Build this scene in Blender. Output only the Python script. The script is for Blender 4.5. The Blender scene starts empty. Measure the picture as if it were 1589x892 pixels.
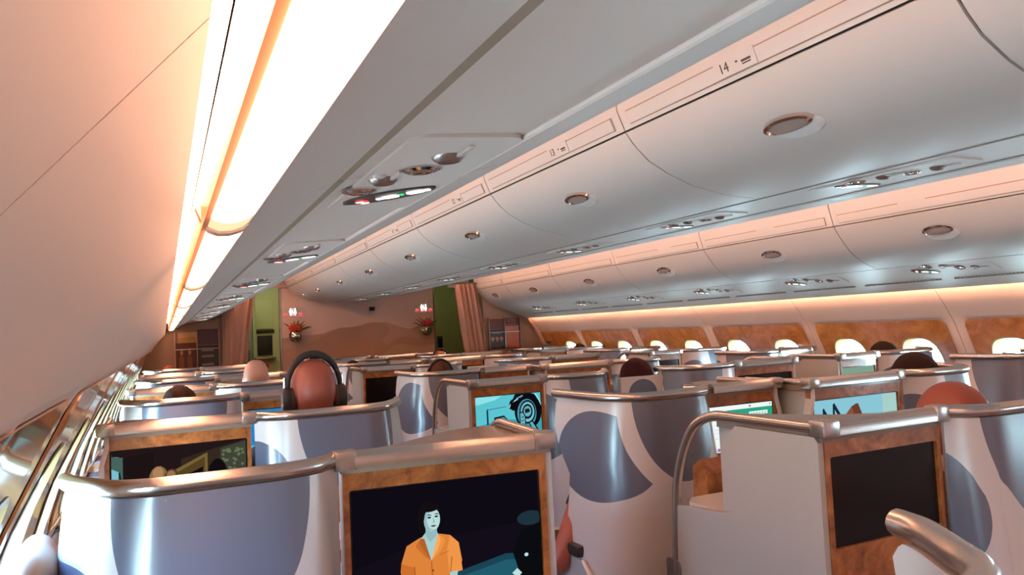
import bpy, bmesh, math, random
from mathutils import Vector, Matrix
random.seed(7)
S = bpy.context.scene
COL = S.collection

# ------------------------------------------------------------------ camera
cam = bpy.data.cameras.new('camera')
cam.sensor_width = 36.0
cam.lens = 36.0 * 1150.0 / 1589.0
cam.clip_start = 0.01
cam.clip_end = 200
camo = bpy.data.objects.new('camera', cam)
COL.objects.link(camo)
Mc = Matrix(((0.9042864, 0.01928684, -0.42649047),
             (-0.42434475, -0.06908851, -0.90286118),
             (-0.04687893, 0.99742408, -0.05429153)))
camo.matrix_world = Matrix.Translation((-2.26, 0.0, 1.40)) @ Mc.to_4x4()
S.camera = camo

# ------------------------------------------------------------------ world, exposure
W = bpy.data.worlds.new('world')
S.world = W
W.use_nodes = True
wn = W.node_tree
bg = wn.nodes['Background']
tc = wn.nodes.new('ShaderNodeTexCoord')
sx = wn.nodes.new('ShaderNodeSeparateXYZ')
rp = wn.nodes.new('ShaderNodeValToRGB')
mr = wn.nodes.new('ShaderNodeMapRange')
mr.inputs['From Min'].default_value = -1
mr.inputs['From Max'].default_value = 1
wn.links.new(tc.outputs['Generated'], sx.inputs[0])
wn.links.new(sx.outputs['Z'], mr.inputs[0])
wn.links.new(mr.outputs[0], rp.inputs[0])
rp.color_ramp.elements[0].color = (0.66, 0.88, 0.96, 1)
rp.color_ramp.elements[1].color = (0.16, 0.40, 0.95, 1)
e = rp.color_ramp.elements.new(0.5); e.color = (0.58, 0.86, 1.0, 1)
e = rp.color_ramp.elements.new(0.62); e.color = (0.34, 0.62, 1.0, 1)
wn.links.new(rp.outputs[0], bg.inputs['Color'])
SKY = 66.0
bg.inputs['Strength'].default_value = SKY
S.view_settings.view_transform = 'Standard'
S.view_settings.look = 'None'
S.view_settings.gamma = 1.0
S.view_settings.exposure = 0.0
S.view_settings.use_curve_mapping = False
S.cycles.max_bounces = 8
S.cycles.diffuse_bounces = 5
S.cycles.glossy_bounces = 4
S.cycles.transparent_max_bounces = 8
S.cycles.sample_clamp_indirect = 4.0
S.cycles.caustics_reflective = False
S.cycles.caustics_refractive = False
try:
    S.cycles.use_denoising = True
except Exception:
    pass
LIGHT_STRIP = 15.0     # window side wash light lens
COVE_WALL = 130.0       # hidden strip behind the right hand bins
COVE_AISLE = 46.0     # hidden strips along the aisle ceiling
CEIL_COOL = 3.0
WARM = (1.0, 0.46, 0.26)

# ------------------------------------------------------------------ materials
def s2l(c):
    return tuple((x / 12.92 if x <= .04045 else ((x + .055) / 1.055) ** 2.4) for x in c)

def rgb(r, g, b):
    return s2l((r / 255., g / 255., b / 255.)) + (1.0,)

MATS = {}
def mat(name, col=(.8, .8, .8, 1), rough=.5, metal=0.0, coat=0.0, emit=None, es=1.0, spec=.5, noise=None, bump=0.0, sheen=0.0):
    m = bpy.data.materials.new(name)
    m.use_nodes = True
    nt = m.node_tree
    b = nt.nodes['Principled BSDF']
    b.inputs['Base Color'].default_value = col
    b.inputs['Roughness'].default_value = rough
    b.inputs['Metallic'].default_value = metal
    b.inputs['Coat Weight'].default_value = coat
    b.inputs['Coat Roughness'].default_value = .06
    b.inputs['Specular IOR Level'].default_value = spec
    if sheen:
        b.inputs['Sheen Weight'].default_value = sheen
    if emit:
        b.inputs['Emission Color'].default_value = emit
        b.inputs['Emission Strength'].default_value = es
    if noise:
        sc, amt = noise
        t = nt.nodes.new('ShaderNodeTexCoord')
        n = nt.nodes.new('ShaderNodeTexNoise')
        n.inputs['Scale'].default_value = sc
        n.inputs['Detail'].default_value = 4
        nt.links.new(t.outputs['Object'], n.inputs['Vector'])
        mx = nt.nodes.new('ShaderNodeMixRGB')
        mx.inputs[1].default_value = tuple(c * (1 - amt) for c in col[:3]) + (1,)
        mx.inputs[2].default_value = tuple(min(1, c * (1 + amt)) for c in col[:3]) + (1,)
        nt.links.new(n.outputs[0], mx.inputs[0])
        nt.links.new(mx.outputs[0], b.inputs['Base Color'])
        if bump:
            bp = nt.nodes.new('ShaderNodeBump')
            bp.inputs['Strength'].default_value = bump
            bp.inputs['Distance'].default_value = .01
            nt.links.new(n.outputs[0], bp.inputs['Height'])
            nt.links.new(bp.outputs[0], b.inputs['Normal'])
    MATS[name] = m
    return m

def wood(name, dark, mid, light, scale, coat):
    m = mat(name, mid, .35, 0, coat)
    nt = m.node_tree
    b = nt.nodes['Principled BSDF']
    t = nt.nodes.new('ShaderNodeTexCoord')
    n1 = nt.nodes.new('ShaderNodeTexNoise')
    n1.inputs['Scale'].default_value = scale
    n1.inputs['Detail'].default_value = 6
    n1.inputs['Distortion'].default_value = 2.2
    n2 = nt.nodes.new('ShaderNodeTexNoise')
    n2.inputs['Scale'].default_value = scale * 5.5
    n2.inputs['Detail'].default_value = 5
    n2.inputs['Distortion'].default_value = 1.0
    v = nt.nodes.new('ShaderNodeTexVoronoi')
    v.inputs['Scale'].default_value = scale * 3.2
    for q in (n1, n2, v):
        nt.links.new(t.outputs['Object'], q.inputs['Vector'])
    a = nt.nodes.new('ShaderNodeMath'); a.operation = 'MULTIPLY_ADD'
    nt.links.new(n2.outputs[0], a.inputs[0]); a.inputs[1].default_value = .45
    nt.links.new(n1.outputs[0], a.inputs[2])
    r = nt.nodes.new('ShaderNodeValToRGB')
    r.color_ramp.elements[0].position = .45; r.color_ramp.elements[0].color = dark
    r.color_ramp.elements[1].position = .95; r.color_ramp.elements[1].color = light
    e = r.color_ramp.elements.new(.70); e.color = mid
    nt.links.new(a.outputs[0], r.inputs[0])
    # dark burl eyes
    r2 = nt.nodes.new('ShaderNodeValToRGB')
    r2.color_ramp.elements[0].position = .03; r2.color_ramp.elements[0].color = (.45, .40, .36, 1)
    r2.color_ramp.elements[1].position = .11; r2.color_ramp.elements[1].color = (1, 1, 1, 1)
    nt.links.new(v.outputs['Distance'], r2.inputs[0])
    mx = nt.nodes.new('ShaderNodeMixRGB'); mx.blend_type = 'MULTIPLY'; mx.inputs[0].default_value = .8
    nt.links.new(r.outputs[0], mx.inputs[1]); nt.links.new(r2.outputs[0], mx.inputs[2])
    nt.links.new(mx.outputs[0], b.inputs['Base Color'])
    return m

LINING = mat('lining_plastic', (.76, .69, .64, 1), .42, noise=(900, .03))
LININGW = mat('sidewall_plastic', (.80, .665, .585, 1), .45, noise=(900, .02))
BINM = mat('bin_plastic', (.74, .71, .68, 1), .40, noise=(700, .025))
BIND = mat('bin_gap_shade', (.006, .005, .004, 1), .7)  # near-black housing: shade in the door gaps put into its colour
GROOVE = mat('groove_grey', (.30, .27, .24, 1), .6)
GROOVEW = mat('groove_warm', (.42, .30, .22, 1), .6)
SEAL = mat('seal_olive', (.36, .31, .24, 1), .6)
CHROME = mat('chrome', (.82, .82, .82, 1), .08, 1.0)
SILVER = mat('satin_silver', (.62, .58, .55, 1), .27, 1.0)
DSILVER = mat('dark_silver', (.42, .40, .39, 1), .3, 1.0)
WOOD = wood('burl_veneer', (.16, .045, .010, 1), (.33, .105, .022, 1), (.50, .19, .05, 1), 9.0, .5)
WOODW = wood('wall_veneer', (.26, .09, .018, 1), (.42, .17, .04, 1), (.58, .29, .09, 1), 4.0, 1.0)
TAUPE = mat('tray_taupe', (.30, .22, .17, 1), .18, 0, .6)
CREAM = mat('cream_plastic', (.46, .455, .44, 1), .30, 0, .3)
WHITEP = mat('pale_plastic', (.72, .68, .65, 1), .28, 0, .3)
BLACK = mat('black_gloss', (.006, .005, .006, 1), .16, 0, .0, spec=.35)
BLACKM = mat('black_matte', (.015, .013, .014, 1), .55)
LEATHER = mat('cream_leather', (.58, .46, .36, 1), .5, noise=(60, .06), bump=.1)
CARPET = mat('carpet_weave', (.20, .14, .11, 1), .95, noise=(160, .35), bump=.4)
CURTAIN = mat('curtain_cloth', (.36, .22, .18, 1), .85, noise=(300, .12), sheen=.3)
HULL = mat('hull_dark', (.05, .05, .05, 1), .9)
PANELW = mat('bulkhead_panel', (.90, .66, .57, 1), .5)
MUR1 = mat('mural_far_dune', (.54, .35, .28, 1), .5)
MUR2 = mat('mural_near_dune', (.50, .30, .225, 1), .5)
MUR3 = mat('mural_sand_light', (.56, .37, .25, 1), .5)
BROWN = mat('bulkhead_brown', (.32, .22, .17, 1), .55)
GREENP = mat('galley_green_wall', (.22, .24, .12, 1), .5, noise=(7, .18))
GALLEY = mat('galley_pale', (.64, .66, .42, 1), .4)
GALLEYB = mat('galley_bluegrey', (.25, .36, .36, 1), .4)
SKIN = mat('skin_rosy', (.34, .085, .055, 1), .45, noise=(40, .07))
SKIN.node_tree.nodes['Principled BSDF'].inputs['Subsurface Weight'].default_value = .08
SKINP = mat('skin_pale', (.62, .34, .25, 1), .45, noise=(40, .06))
SKINB = mat('skin_tan', (.36, .19, .12, 1), .45, noise=(40, .06))
HAIRD = mat('hair_dark', (.018, .008, .006, 1), .75, spec=.15, noise=(90, .5), bump=.5)
HAIRB = mat('hair_brown', (.075, .028, .014, 1), .75, spec=.15, noise=(90, .45), bump=.5)
HAIRR = mat('hair_auburn', (.15, .045, .02, 1), .75, spec=.15, noise=(90, .45), bump=.5)
SHIRTS = [mat('shirt_navy', (.03, .04, .08, 1), .8), mat('shirt_grey', (.15, .15, .16, 1), .8), mat('shirt_black', (.015, .015, .018, 1), .8)]
TROUSER = mat('trouser_dark', (.03, .03, .035, 1), .85)
EYEW = mat('eye_white', (.8, .8, .78, 1), .2)
LEDRED = mat('led_red', (.3, 0, 0, 1), .4, emit=(1, .03, .02, 1), es=3)
LEAF = mat('flower_leaf', (.12, .11, .03, 1), .6)
PETAL = mat('flower_petal', (.62, .06, .02, 1), .5)
PETALP = mat('flower_petal_pink', (.65, .05, .10, 1), .5)
PILLOWM = mat('pillow_cloth', (.46, .37, .30, 1), .8, noise=(30, .08), bump=.2)
INKD = mat('print_ink', (.07, .055, .05, 1), .6)

def emis(name, c, s):
    m = bpy.data.materials.new(name)
    m.use_nodes = True
    nt = m.node_tree
    nt.nodes.remove(nt.nodes['Principled BSDF'])
    em = nt.nodes.new('ShaderNodeEmission')
    em.inputs[0].default_value = c if len(c) == 4 else tuple(c) + (1,)
    em.inputs[1].default_value = s
    nt.links.new(em.outputs[0], nt.nodes['Material Output'].inputs[0])
    MATS[name] = m
    return m

LENS = emis('wash_light_lens', (1.0, .45, .24), LIGHT_STRIP)
LENSEND = emis('wash_light_lens_end', (1.0, .50, .28), LIGHT_STRIP * .12)
COVEW = emis('cove_lamp_wall', WARM, COVE_WALL)
COVEL = emis('cove_lamp_left', (1.0, .42, .24), 80.0)
COVEA = emis('cove_lamp_aisle', (1.0, .45, .25), COVE_AISLE)
COOLC = emis('ceiling_lamp_cool', (.70, .92, 1.0), CEIL_COOL)
GALL = emis('galley_lamp', (.95, 1.0, .50), 7.0)
SIGNW = emis('sign_white', (1, .98, .95), 2.2)
SIGNR = emis('sign_red', (1, .08, .07), 1.6)
SIGNG = emis('sign_green', (.05, .9, .3), 1.2)

def glass():
    m = bpy.data.materials.new('window_glass')
    m.use_nodes = True
    nt = m.node_tree
    nt.nodes.remove(nt.nodes['Principled BSDF'])
    t = nt.nodes.new('ShaderNodeBsdfTransparent'); t.inputs[0].default_value = (.95, .97, .97, 1)
    g = nt.nodes.new('ShaderNodeBsdfGlossy'); g.inputs['Roughness'].default_value = .02
    lw = nt.nodes.new('ShaderNodeLayerWeight'); lw.inputs[0].default_value = .5
    pw = nt.nodes.new('ShaderNodeMath'); pw.operation = 'POWER'; pw.inputs[1].default_value = 4.0
    nt.links.new(lw.outputs['Facing'], pw.inputs[0])
    fr = nt.nodes.new('ShaderNodeMath'); fr.operation = 'MULTIPLY_ADD'; fr.inputs[1].default_value = .35; fr.inputs[2].default_value = .03
    nt.links.new(pw.outputs[0], fr.inputs[0])
    mx = nt.nodes.new('ShaderNodeMixShader')
    nt.links.new(fr.outputs[0], mx.inputs[0]); nt.links.new(t.outputs[0], mx.inputs[1]); nt.links.new(g.outputs[0], mx.inputs[2])
    nt.links.new(mx.outputs[0], nt.nodes['Material Output'].inputs[0])
    return m
GLASS = glass()

def shell_paint(name, left, v2=.89, r2=.17):
    """pale satin shell with printed slate curves; UV = (distance from pattern axis, height)."""
    m = mat(name, (.66, .60, .58, 1), .36, 0, 1.0)
    nt = m.node_tree
    b = nt.nodes['Principled BSDF']
    b.inputs['Coat Roughness'].default_value = .24
    uv = nt.nodes.new('ShaderNodeUVMap')
    sp = nt.nodes.new('ShaderNodeSeparateXYZ')
    nt.links.new(uv.outputs[0], sp.inputs[0])
    def math_(op, a, c):
        n = nt.nodes.new('ShaderNodeMath'); n.operation = op
        for i, x in enumerate((a, c)):
            if x is None: continue
            if isinstance(x, (int, float)): n.inputs[i].default_value = x
            else: nt.links.new(x, n.inputs[i])
        return n.outputs[0]
    def ell(u0, v0, ru, rv):
        a = math_('DIVIDE', math_('SUBTRACT', sp.outputs[0], u0), ru)
        c = math_('DIVIDE', math_('SUBTRACT', sp.outputs[1], v0), rv)
        return math_('LESS_THAN', math_('ADD', math_('MULTIPLY', a, a), math_('MULTIPLY', c, c)), 1.0)
    e1 = ell(0, 1.13, .200, .34)
    ring = ell(0, 1.13, .262, .40)
    e2 = ell(-.36, v2, .255, r2) if left else ell(.36, .84, .155, .185)
    n_ring = math_('SUBTRACT', 1.0, ring)
    d = math_('MAXIMUM', e1, math_('MULTIPLY', e2, n_ring))
    mx = nt.nodes.new('ShaderNodeMixRGB')
    mx.inputs[1].default_value = (.60, .565, .555, 1)
    mx.inputs[2].default_value = (.088, .105, .155, 1)
    nt.links.new(d, mx.inputs[0])
    nt.links.new(mx.outputs[0], b.inputs['Base Color'])
    return m
SHELLPLAIN = mat('shell_paint_plain', (.60, .565, .555, 1), .34, 0, .6)
SHELLDARK = mat('shell_paint_slate', (.088, .105, .155, 1), .34, 0, .6)
SHELLA = shell_paint('shell_paint_blob_outer', True)
SHELLC = shell_paint('shell_paint_low_blob', True, .79, .17)
SHELLB = shell_paint('shell_paint_blob_inner', False)

# ------------------------------------------------------------------ mesh helpers
def new_obj(name, data, parent=None):
    o = bpy.data.objects.new(name, data)
    COL.objects.link(o)
    if parent is not None:
        o.parent = parent
    return o

def bm_obj(name, bm, m, parent=None, smooth=40, loc=None):
    bmesh.ops.recalc_face_normals(bm, faces=bm.faces)
    me = bpy.data.meshes.new(name)
    bm.to_mesh(me); bm.free()
    for x in (m if isinstance(m, (list, tuple)) else [m]):
        me.materials.append(x)
    if smooth:
        for p in me.polygons: p.use_smooth = True
        me.set_sharp_from_angle(angle=math.radians(smooth))
    o = new_obj(name, me, parent)
    if loc is not None: o.location = loc
    return o

def empty(name, loc=(0, 0, 0)):
    o = bpy.data.objects.new(name, None)
    o.empty_display_size = .1
    COL.objects.link(o)
    o.location = loc
    return o

def tag(o, label, cat, group=None):
    o['label'] = label
    o['category'] = cat
    if group: o['group'] = group
    return o

def struct(o):
    o['kind'] = 'structure'
    return o

def prism_xz(pts, y0, y1, bm=None):
    """closed polygon in XZ extruded along Y"""
    bm = bm or bmesh.new()
    a = [bm.verts.new((x, y0, z)) for x, z in pts]
    b = [bm.verts.new((x, y1, z)) for x, z in pts]
    n = len(pts)
    for i in range(n):
        bm.faces.new((a[i], a[(i + 1) % n], b[(i + 1) % n], b[i]))
    bm.faces.new(a); bm.faces.new(b[::-1])
    return bm

def prism_axis(pts, d0, d1, axis, bm=None):
    """closed 2D polygon extruded along an axis. axis 'x': pts=(y,z); 'y': (x,z); 'z': (x,y)"""
    bm = bm or bmesh.new()
    def P(p, d):
        return {'x': (d, p[0], p[1]), 'y': (p[0], d, p[1]), 'z': (p[0], p[1], d)}[axis]
    a = [bm.verts.new(P(p, d0)) for p in pts]
    b = [bm.verts.new(P(p, d1)) for p in pts]
    n = len(pts)
    for i in range(n):
        bm.faces.new((a[i], a[(i + 1) % n], b[(i + 1) % n], b[i]))
    bm.faces.new(a); bm.faces.new(b[::-1])
    return bm

def box(x0, x1, y0, y1, z0, z1, bm=None, bev=0.0):
    own = bm is None
    bm = bm or bmesh.new()
    r = bmesh.ops.create_cube(bm, size=1)
    for v in r['verts']:
        v.co = Vector(((x0 + x1) / 2 + v.co.x * (x1 - x0), (y0 + y1) / 2 + v.co.y * (y1 - y0), (z0 + z1) / 2 + v.co.z * (z1 - z0)))
    if bev:
        es = list({e for v in r['verts'] for e in v.link_edges})
        bmesh.ops.bevel(bm, geom=es, offset=bev, segments=2, affect='EDGES', profile=.6)
    return bm

def thick(pts, t):
    """closed polygon from an open XZ profile, thickened by t on its left side"""
    n = len(pts)
    off = []
    for i in range(n):
        a = Vector(pts[max(i - 1, 0)]); b = Vector(pts[min(i + 1, n - 1)])
        d = (b - a).normalized()
        nrm = Vector((-d.y, d.x))
        off.append((pts[i][0] + nrm.x * t, pts[i][1] + nrm.y * t))
    return list(pts) + off[::-1]

def catmull(pts, seg=6):
    P = [Vector(p) for p in pts]
    out = []
    n = len(P)
    for i in range(n - 1):
        p0 = P[i - 1] if i > 0 else P[0] * 2 - P[1]
        p1, p2 = P[i], P[i + 1]
        p3 = P[i + 2] if i + 2 < n else P[-1] * 2 - P[-2]
        for k in range(seg):
            t = k / seg
            out.append(.5 * ((2 * p1) + (p2 - p0) * t + (2 * p0 - 5 * p1 + 4 * p2 - p3) * t * t + (3 * p1 - p0 - 3 * p2 + p3) * t ** 3))
    out.append(P[-1])
    return out

def tube(pts, r, bm=None, n=10, cap=True):
    bm = bm or bmesh.new()
    P = [Vector(p) for p in pts]
    rings = []
    up = Vector((0, 0, 1))
    rr = r if isinstance(r, (list, tuple)) else [r] * len(P)
    for i, p in enumerate(P):
        d = (P[min(i + 1, len(P) - 1)] - P[max(i - 1, 0)])
        if d.length < 1e-9: d = Vector((0, 1, 0))
        d.normalize()
        u = up if abs(d.dot(up)) < .93 else Vector((0, 1, 0)) if i == 0 else up_prev
        a = d.cross(u).normalized()
        b = a.cross(d).normalized()
        up_prev = b
        rings.append([bm.verts.new(p + (a * math.cos(2 * math.pi * k / n) + b * math.sin(2 * math.pi * k / n)) * rr[i]) for k in range(n)])
    for A, B in zip(rings, rings[1:]):
        for k in range(n):
            bm.faces.new((A[k], A[(k + 1) % n], B[(k + 1) % n], B[k]))
    if cap:
        bm.faces.new(rings[0][::-1]); bm.faces.new(rings[-1])
    return bm

def ellipsoid(c, r, bm=None, u=16, v=10, fn=None):
    bm = bm or bmesh.new()
    q = bmesh.ops.create_uvsphere(bm, u_segments=u, v_segments=v, radius=1)
    for w in q['verts']:
        p = w.co.copy()
        if fn: p = fn(p)
        w.co = Vector((c[0] + p.x * r[0], c[1] + p.y * r[1], c[2] + p.z * r[2]))
    return bm

def lathe(prof, n=20, bm=None, axis='z', c=(0, 0, 0)):
    bm = bm or bmesh.new()
    rings = []
    for r, h in prof:
        ring = []
        for k in range(n):
            a = 2 * math.pi * k / n
            x, y, z = r * math.cos(a), r * math.sin(a), h
            if axis == 'y': x, y, z = x, h, y
            ring.append(bm.verts.new((c[0] + x, c[1] + y, c[2] + z)))
        rings.append(ring)
    for A, B in zip(rings, rings[1:]):
        for k in range(n):
            bm.faces.new((A[k], A[(k + 1) % n], B[(k + 1) % n], B[k]))
    bm.faces.new(rings[0][::-1]); bm.faces.new(rings[-1])
    return bm

def rrect(x0, x1, z0, z1, r, seg=5):
    out = []
    for cx_, cz_, a0 in ((x1 - r, z1 - r, 0), (x0 + r, z1 - r, 90), (x0 + r, z0 + r, 180), (x1 - r, z0 + r, 270)):
        for k in range(seg + 1):
            a = math.radians(a0 + 90 * k / seg)
            out.append((cx_ + r * math.cos(a), cz_ + r * math.sin(a)))
    return out

def text_mesh(txt, size):
    c = bpy.data.curves.new('txt', 'FONT')
    c.body = txt; c.size = size; c.align_x = 'CENTER'; c.align_y = 'CENTER'
    c.extrude = .0004
    c.resolution_u = 3
    o = bpy.data.objects.new('txt', c)
    COL.objects.link(o)
    dg = bpy.context.evaluated_depsgraph_get()
    me = bpy.data.meshes.new_from_object(o.evaluated_get(dg))
    bpy.data.objects.remove(o)
    bpy.data.curves.remove(c)
    return me

# ------------------------------------------------------------------ cabin profile
Y0, Y1 = -1.6, 10.60
YR = 9.35                      # right hand forward partition
WP = [(2.28, 1.68), (2.335, 1.62), (2.41, 1.52), (2.49, 1.43), (2.587, 1.30), (2.66, 1.15), (2.715, 1.035), (2.765, .88), (2.795, .74), (2.80, .60)]
WPL = [(2.404, 1.68), (2.406, 1.62), (2.412, 1.52)] + WP[3:]
WPR = [(2.375, 1.68), (2.392, 1.62), (2.415, 1.52)] + WP[3:]
def wx(z, W=WPR):
    for (a, b), (c, d) in zip(W, W[1:]):
        if d <= z <= b: return a + (c - a) * (b - z) / (b - d)
    return W[0][0] if z > W[0][1] else W[-1][0]
WZ = [p[1] for p in WP]

# floor / upper deck shell
fl = bm_obj('floor', box(-2.75, 2.95, Y0, 13.2, -.06, 0), CARPET, smooth=0); struct(fl)
ce = bm_obj('ceiling', box(-2.95, 3.15, Y0 - .06, 13.25, 2.42, 2.48), LINING, smooth=0); struct(ce)
wb = bm_obj('wall_back', box(-2.9, 3.1, Y0 - .06, Y0, -.06, 2.48), PANELW, smooth=0); struct(wb)

ZC, HA, HB = 1.005, .150, .185     # window centre and half sizes of the bezel opening

def superel(th, a, b, n=2.9):
    c, s = math.cos(th), math.sin(th)
    return (a * math.copysign(abs(c) ** (2 / n), c), b * math.copysign(abs(s) ** (2 / n), s))

def ring_pts(yc, a, b, ts):
    return [(yc + superel(t, a, b)[0], ZC + superel(t, a, b)[1]) for t in ts]

def outer_pts(yc, y0, y1, z0, z1, ts, rc=None):
    """ray intersection with the rectangle; rc=(sy, r): corner at that y end and top rounded"""
    out = []
    for t in ts:
        q = superel(t, HA, HB)
        L = math.hypot(*q); dy, dz = q[0] / L, q[1] / L
        k = 1e9
        if dy > 1e-6: k = min(k, (y1 - yc) / dy)
        if dy < -1e-6: k = min(k, (y0 - yc) / dy)
        if dz > 1e-6: k = min(k, (z1 - ZC) / dz)
        if dz < -1e-6: k = min(k, (z0 - ZC) / dz)
        y, z = yc + dy * k, ZC + dz * k
        if rc:
            sy, r = rc
            cy = (y1 - r) if sy > 0 else (y0 + r)
            cz = z1 - r
            if (y - cy) * sy > 0 and z > cz:
                # intersect ray with circle
                oy, oz = yc - cy, ZC - cz
                B = oy * dy + oz * dz
                C = oy * oy + oz * oz - r * r
                k2 = -B + math.sqrt(max(B * B - C, 0))
                y, z = yc + dy * k2, ZC + dz * k2
        out.append((y, z))
    # snap the nearest sample to each square corner
    for (cy, cz) in ((y0, z0), (y0, z1), (y1, z0), (y1, z1)):
        if rc and cz == z1 and ((rc[0] > 0) == (cy == y1)): continue
        k = min(range(len(out)), key=lambda i: (out[i][0] - cy) ** 2 + (out[i][1] - cz) ** 2)
        out[k] = (cy, cz)
    return out

NT = 56
TS = [2 * math.pi * k / NT for k in range(NT)]

def build_wall(side, ys):
    """one sidewall: panels of lining, veneer and windows; side +1 right, -1 left"""
    def X(z, off=0):
        x = wx(z, WPR if side > 0 else WPL) + off
        return x if side > 0 else .17 - x
    nm = 'right' if side > 0 else 'left'
    wall = struct(empty('wall_' + nm))
    # outer hull, with window cut-outs, and dado below
    hb = bmesh.new()
    def hv(y, z, off): return hb.verts.new((X(z, off), y, z))
    for i, (a, b) in enumerate(zip(ys, ys[1:])):
        pa = bmesh.new()
        def V(y, z, off=0, bm=None): return (bm or pa).verts.new((X(z, off), y, z))
        g = .002 if side > 0 else .0008
        y0, y1 = a + g, b - g
        # lining above veneer zone
        zt = [z for z in WZ if z > 1.335] + [1.335]
        rows = [[V(y, z) for y in (y0, y1)] for z in zt]
        for A, B in zip(rows, rows[1:]): pa.faces.new((A[0], A[1], B[1], B[0]))
        # flanges folded back at the seams
        zall = [z for z in WZ if z > 1.335] + [1.335, 1.30, 1.15, 1.035, .88, .80]
        for y in (y0, y1):
            f0 = [V(y, z) for z in zall]; f1 = [V(y, z, .05) for z in zall]
            for k in range(len(zall) - 1): pa.faces.new((f0[k], f0[k + 1], f1[k + 1], f1[k]))
        # lining cells around each window and the veneer
        vb = bmesh.new()
        cs = (a + .33, a + .94)
        ym = (cs[0] + cs[1]) / 2
        for wi, yc in enumerate(cs):
            lo, hi = (y0, ym) if wi == 0 else (ym, y1)
            inn = outer_pts(yc, (y0 + .065) if wi == 0 else ym, ym if wi == 0 else (y1 - .065), .815, 1.316, TS, (-1 if wi == 0 else 1, .045))
            inn = [(p[0] + (yc - p[0]) * .05, p[1] + (ZC - p[1]) * .05) for p in inn]
            out = outer_pts(yc, lo, hi, .80, 1.335, TS)
            vi = [V(*p, .008) for p in inn]; vo = [V(*p) for p in out]
            for k in range(NT): pa.faces.new((vi[k], vi[(k + 1) % NT], vo[(k + 1) % NT], vo[k]))
            # veneer
            lo2, hi2 = (y0 + .065, ym) if wi == 0 else (ym, y1 - .065)
            inn = ring_pts(yc, HA, HB, TS)
            out = outer_pts(yc, lo2, hi2, .815, 1.316, TS, (-1 if wi == 0 else 1, .045))
            vi = [V(*p, -.004, vb) for p in inn]
            mid = [((p[0] + q[0]) / 2, (p[1] + q[1]) / 2) for p, q in zip(inn, out)]
            vm = [V(*p, -.0045, vb) for p in mid]
            vo = [V(*p, -.004, vb) for p in out]
            ve = [V(*p, .002, vb) for p in out]
            for k in range(NT):
                vb.faces.new((vi[k], vi[(k + 1) % NT], vm[(k + 1) % NT], vm[k]))
                vb.faces.new((vm[k], vm[(k + 1) % NT], vo[(k + 1) % NT], vo[k]))
                vb.faces.new((vo[k], vo[(k + 1) % NT], ve[(k + 1) % NT], ve[k]))
            # bezel (reveal)
            wb_ = bmesh.new()
            loops = [(HA + .006, HB + .006, -.006), (HA - .004, HB - .004, -.008), (HA - .014, HB - .014, .010), (HA - .030, HB - .031, .040), (HA - .037, HB - .038, .062), (HA + .01, HB + .01, .066)]
            LV = [[V(*p, of, wb_) for p in ring_pts(yc, a_, b_, TS)] for a_, b_, of in loops]
            for A, B in zip(LV, LV[1:]):
                for k in range(NT): wb_.faces.new((A[k], A[(k + 1) % NT], B[(k + 1) % NT], B[k]))
            wo = bm_obj('window_bezel', wb_, CREAMB, wall)
            gp = bmesh.new()
            pp = ring_pts(yc, HA - .032, HB - .033, TS)
            g0 = [V(*p, .050, gp) for p in pp]; g1 = [V(*p, .054, gp) for p in pp]
            gp.faces.new(g0); gp.faces.new(g1[::-1])
            for k in range(NT): gp.faces.new((g0[k], g0[(k + 1) % NT], g1[(k + 1) % NT], g1[k]))
            bm_obj('window_pane', gp, GLASS, wall, smooth=0)
            if (side < 0 and yc > 8.9) or (side > 0 and yc > 9.15):  # added disc in the opening, keeps daylight off the forward partitions
                sp_ = bmesh.new()
                q0 = [V(*p, .034, sp_) for p in ring_pts(yc, HA - .020, HB - .020, TS)]; q1 = [V(*p, .038, sp_) for p in ring_pts(yc, HA - .020, HB - .020, TS)]
                sp_.faces.new(q0); sp_.faces.new(q1[::-1])
                for k in range(NT): sp_.faces.new((q0[k], q0[(k + 1) % NT], q1[(k + 1) % NT], q1[k]))
                bm_obj('window_blocker', sp_, CREAMB, wall, smooth=0)
            # hull cell
            i2 = [hv(*p, .066) for p in ring_pts(yc, HA, HB, TS)]
            o2 = [hv(*p, .066) for p in outer_pts(yc, a if wi == 0 else ym, ym if wi == 0 else b, .70, 1.40, TS)]
            for k in range(NT): hb.faces.new((i2[k], i2[(k + 1) % NT], o2[(k + 1) % NT], o2[k]))
        zt = [2.5, 1.75, 1.68, 1.62, 1.52, 1.43, 1.40]
        r = [[hv(y, z, .066) for y in (a, b)] for z in zt]
        for A, B in zip(r, r[1:]): hb.faces.new((A[0], A[1], B[1], B[0]))
        r = [[hv(y, z, .066) for y in (a, b)] for z in (.70, .3, -.06)]
        for A, B in zip(r, r[1:]): hb.faces.new((A[0], A[1], B[1], B[0]))
        bm_obj('wall_panel', pa, LININGW, wall)
        bm_obj('veneer_panel', vb, WOODW, wall)
    bm_obj('outer_skin', hb, HULL, wall)
    # side ledge: storage lockers below the windows, each with its lid
    xo = X(.80, .0); s = side
    a, b = ys[0], ys[-1]
    xs = sorted((X(.8), X(.8, -.13)))
    bm_obj('dado', box(xs[0], xs[1], a, b, .0, .765), CREAM, wall, smooth=0)
    y = a
    while y < b - .3:
        y2 = min(y + .585, b)
        bm_obj('locker_lid', box(xs[0], xs[1], y + .004, y2 - .004, .767, .795, bev=.006), WOODW, wall)
        y = y2
    xi = xs[1] if side < 0 else xs[0]
    bm_obj('ledge_trim', box(xi - .008, xi + .008, a, b, .762, .802, bev=.004), CHROME, wall)
    bm_obj('veneer_trim', box(min(X(.81, -.008), X(.81, .004)), max(X(.81, -.008), X(.81, .004)), a, b, .797, .816, bev=.003), CHROME, wall)
    return wall

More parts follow.
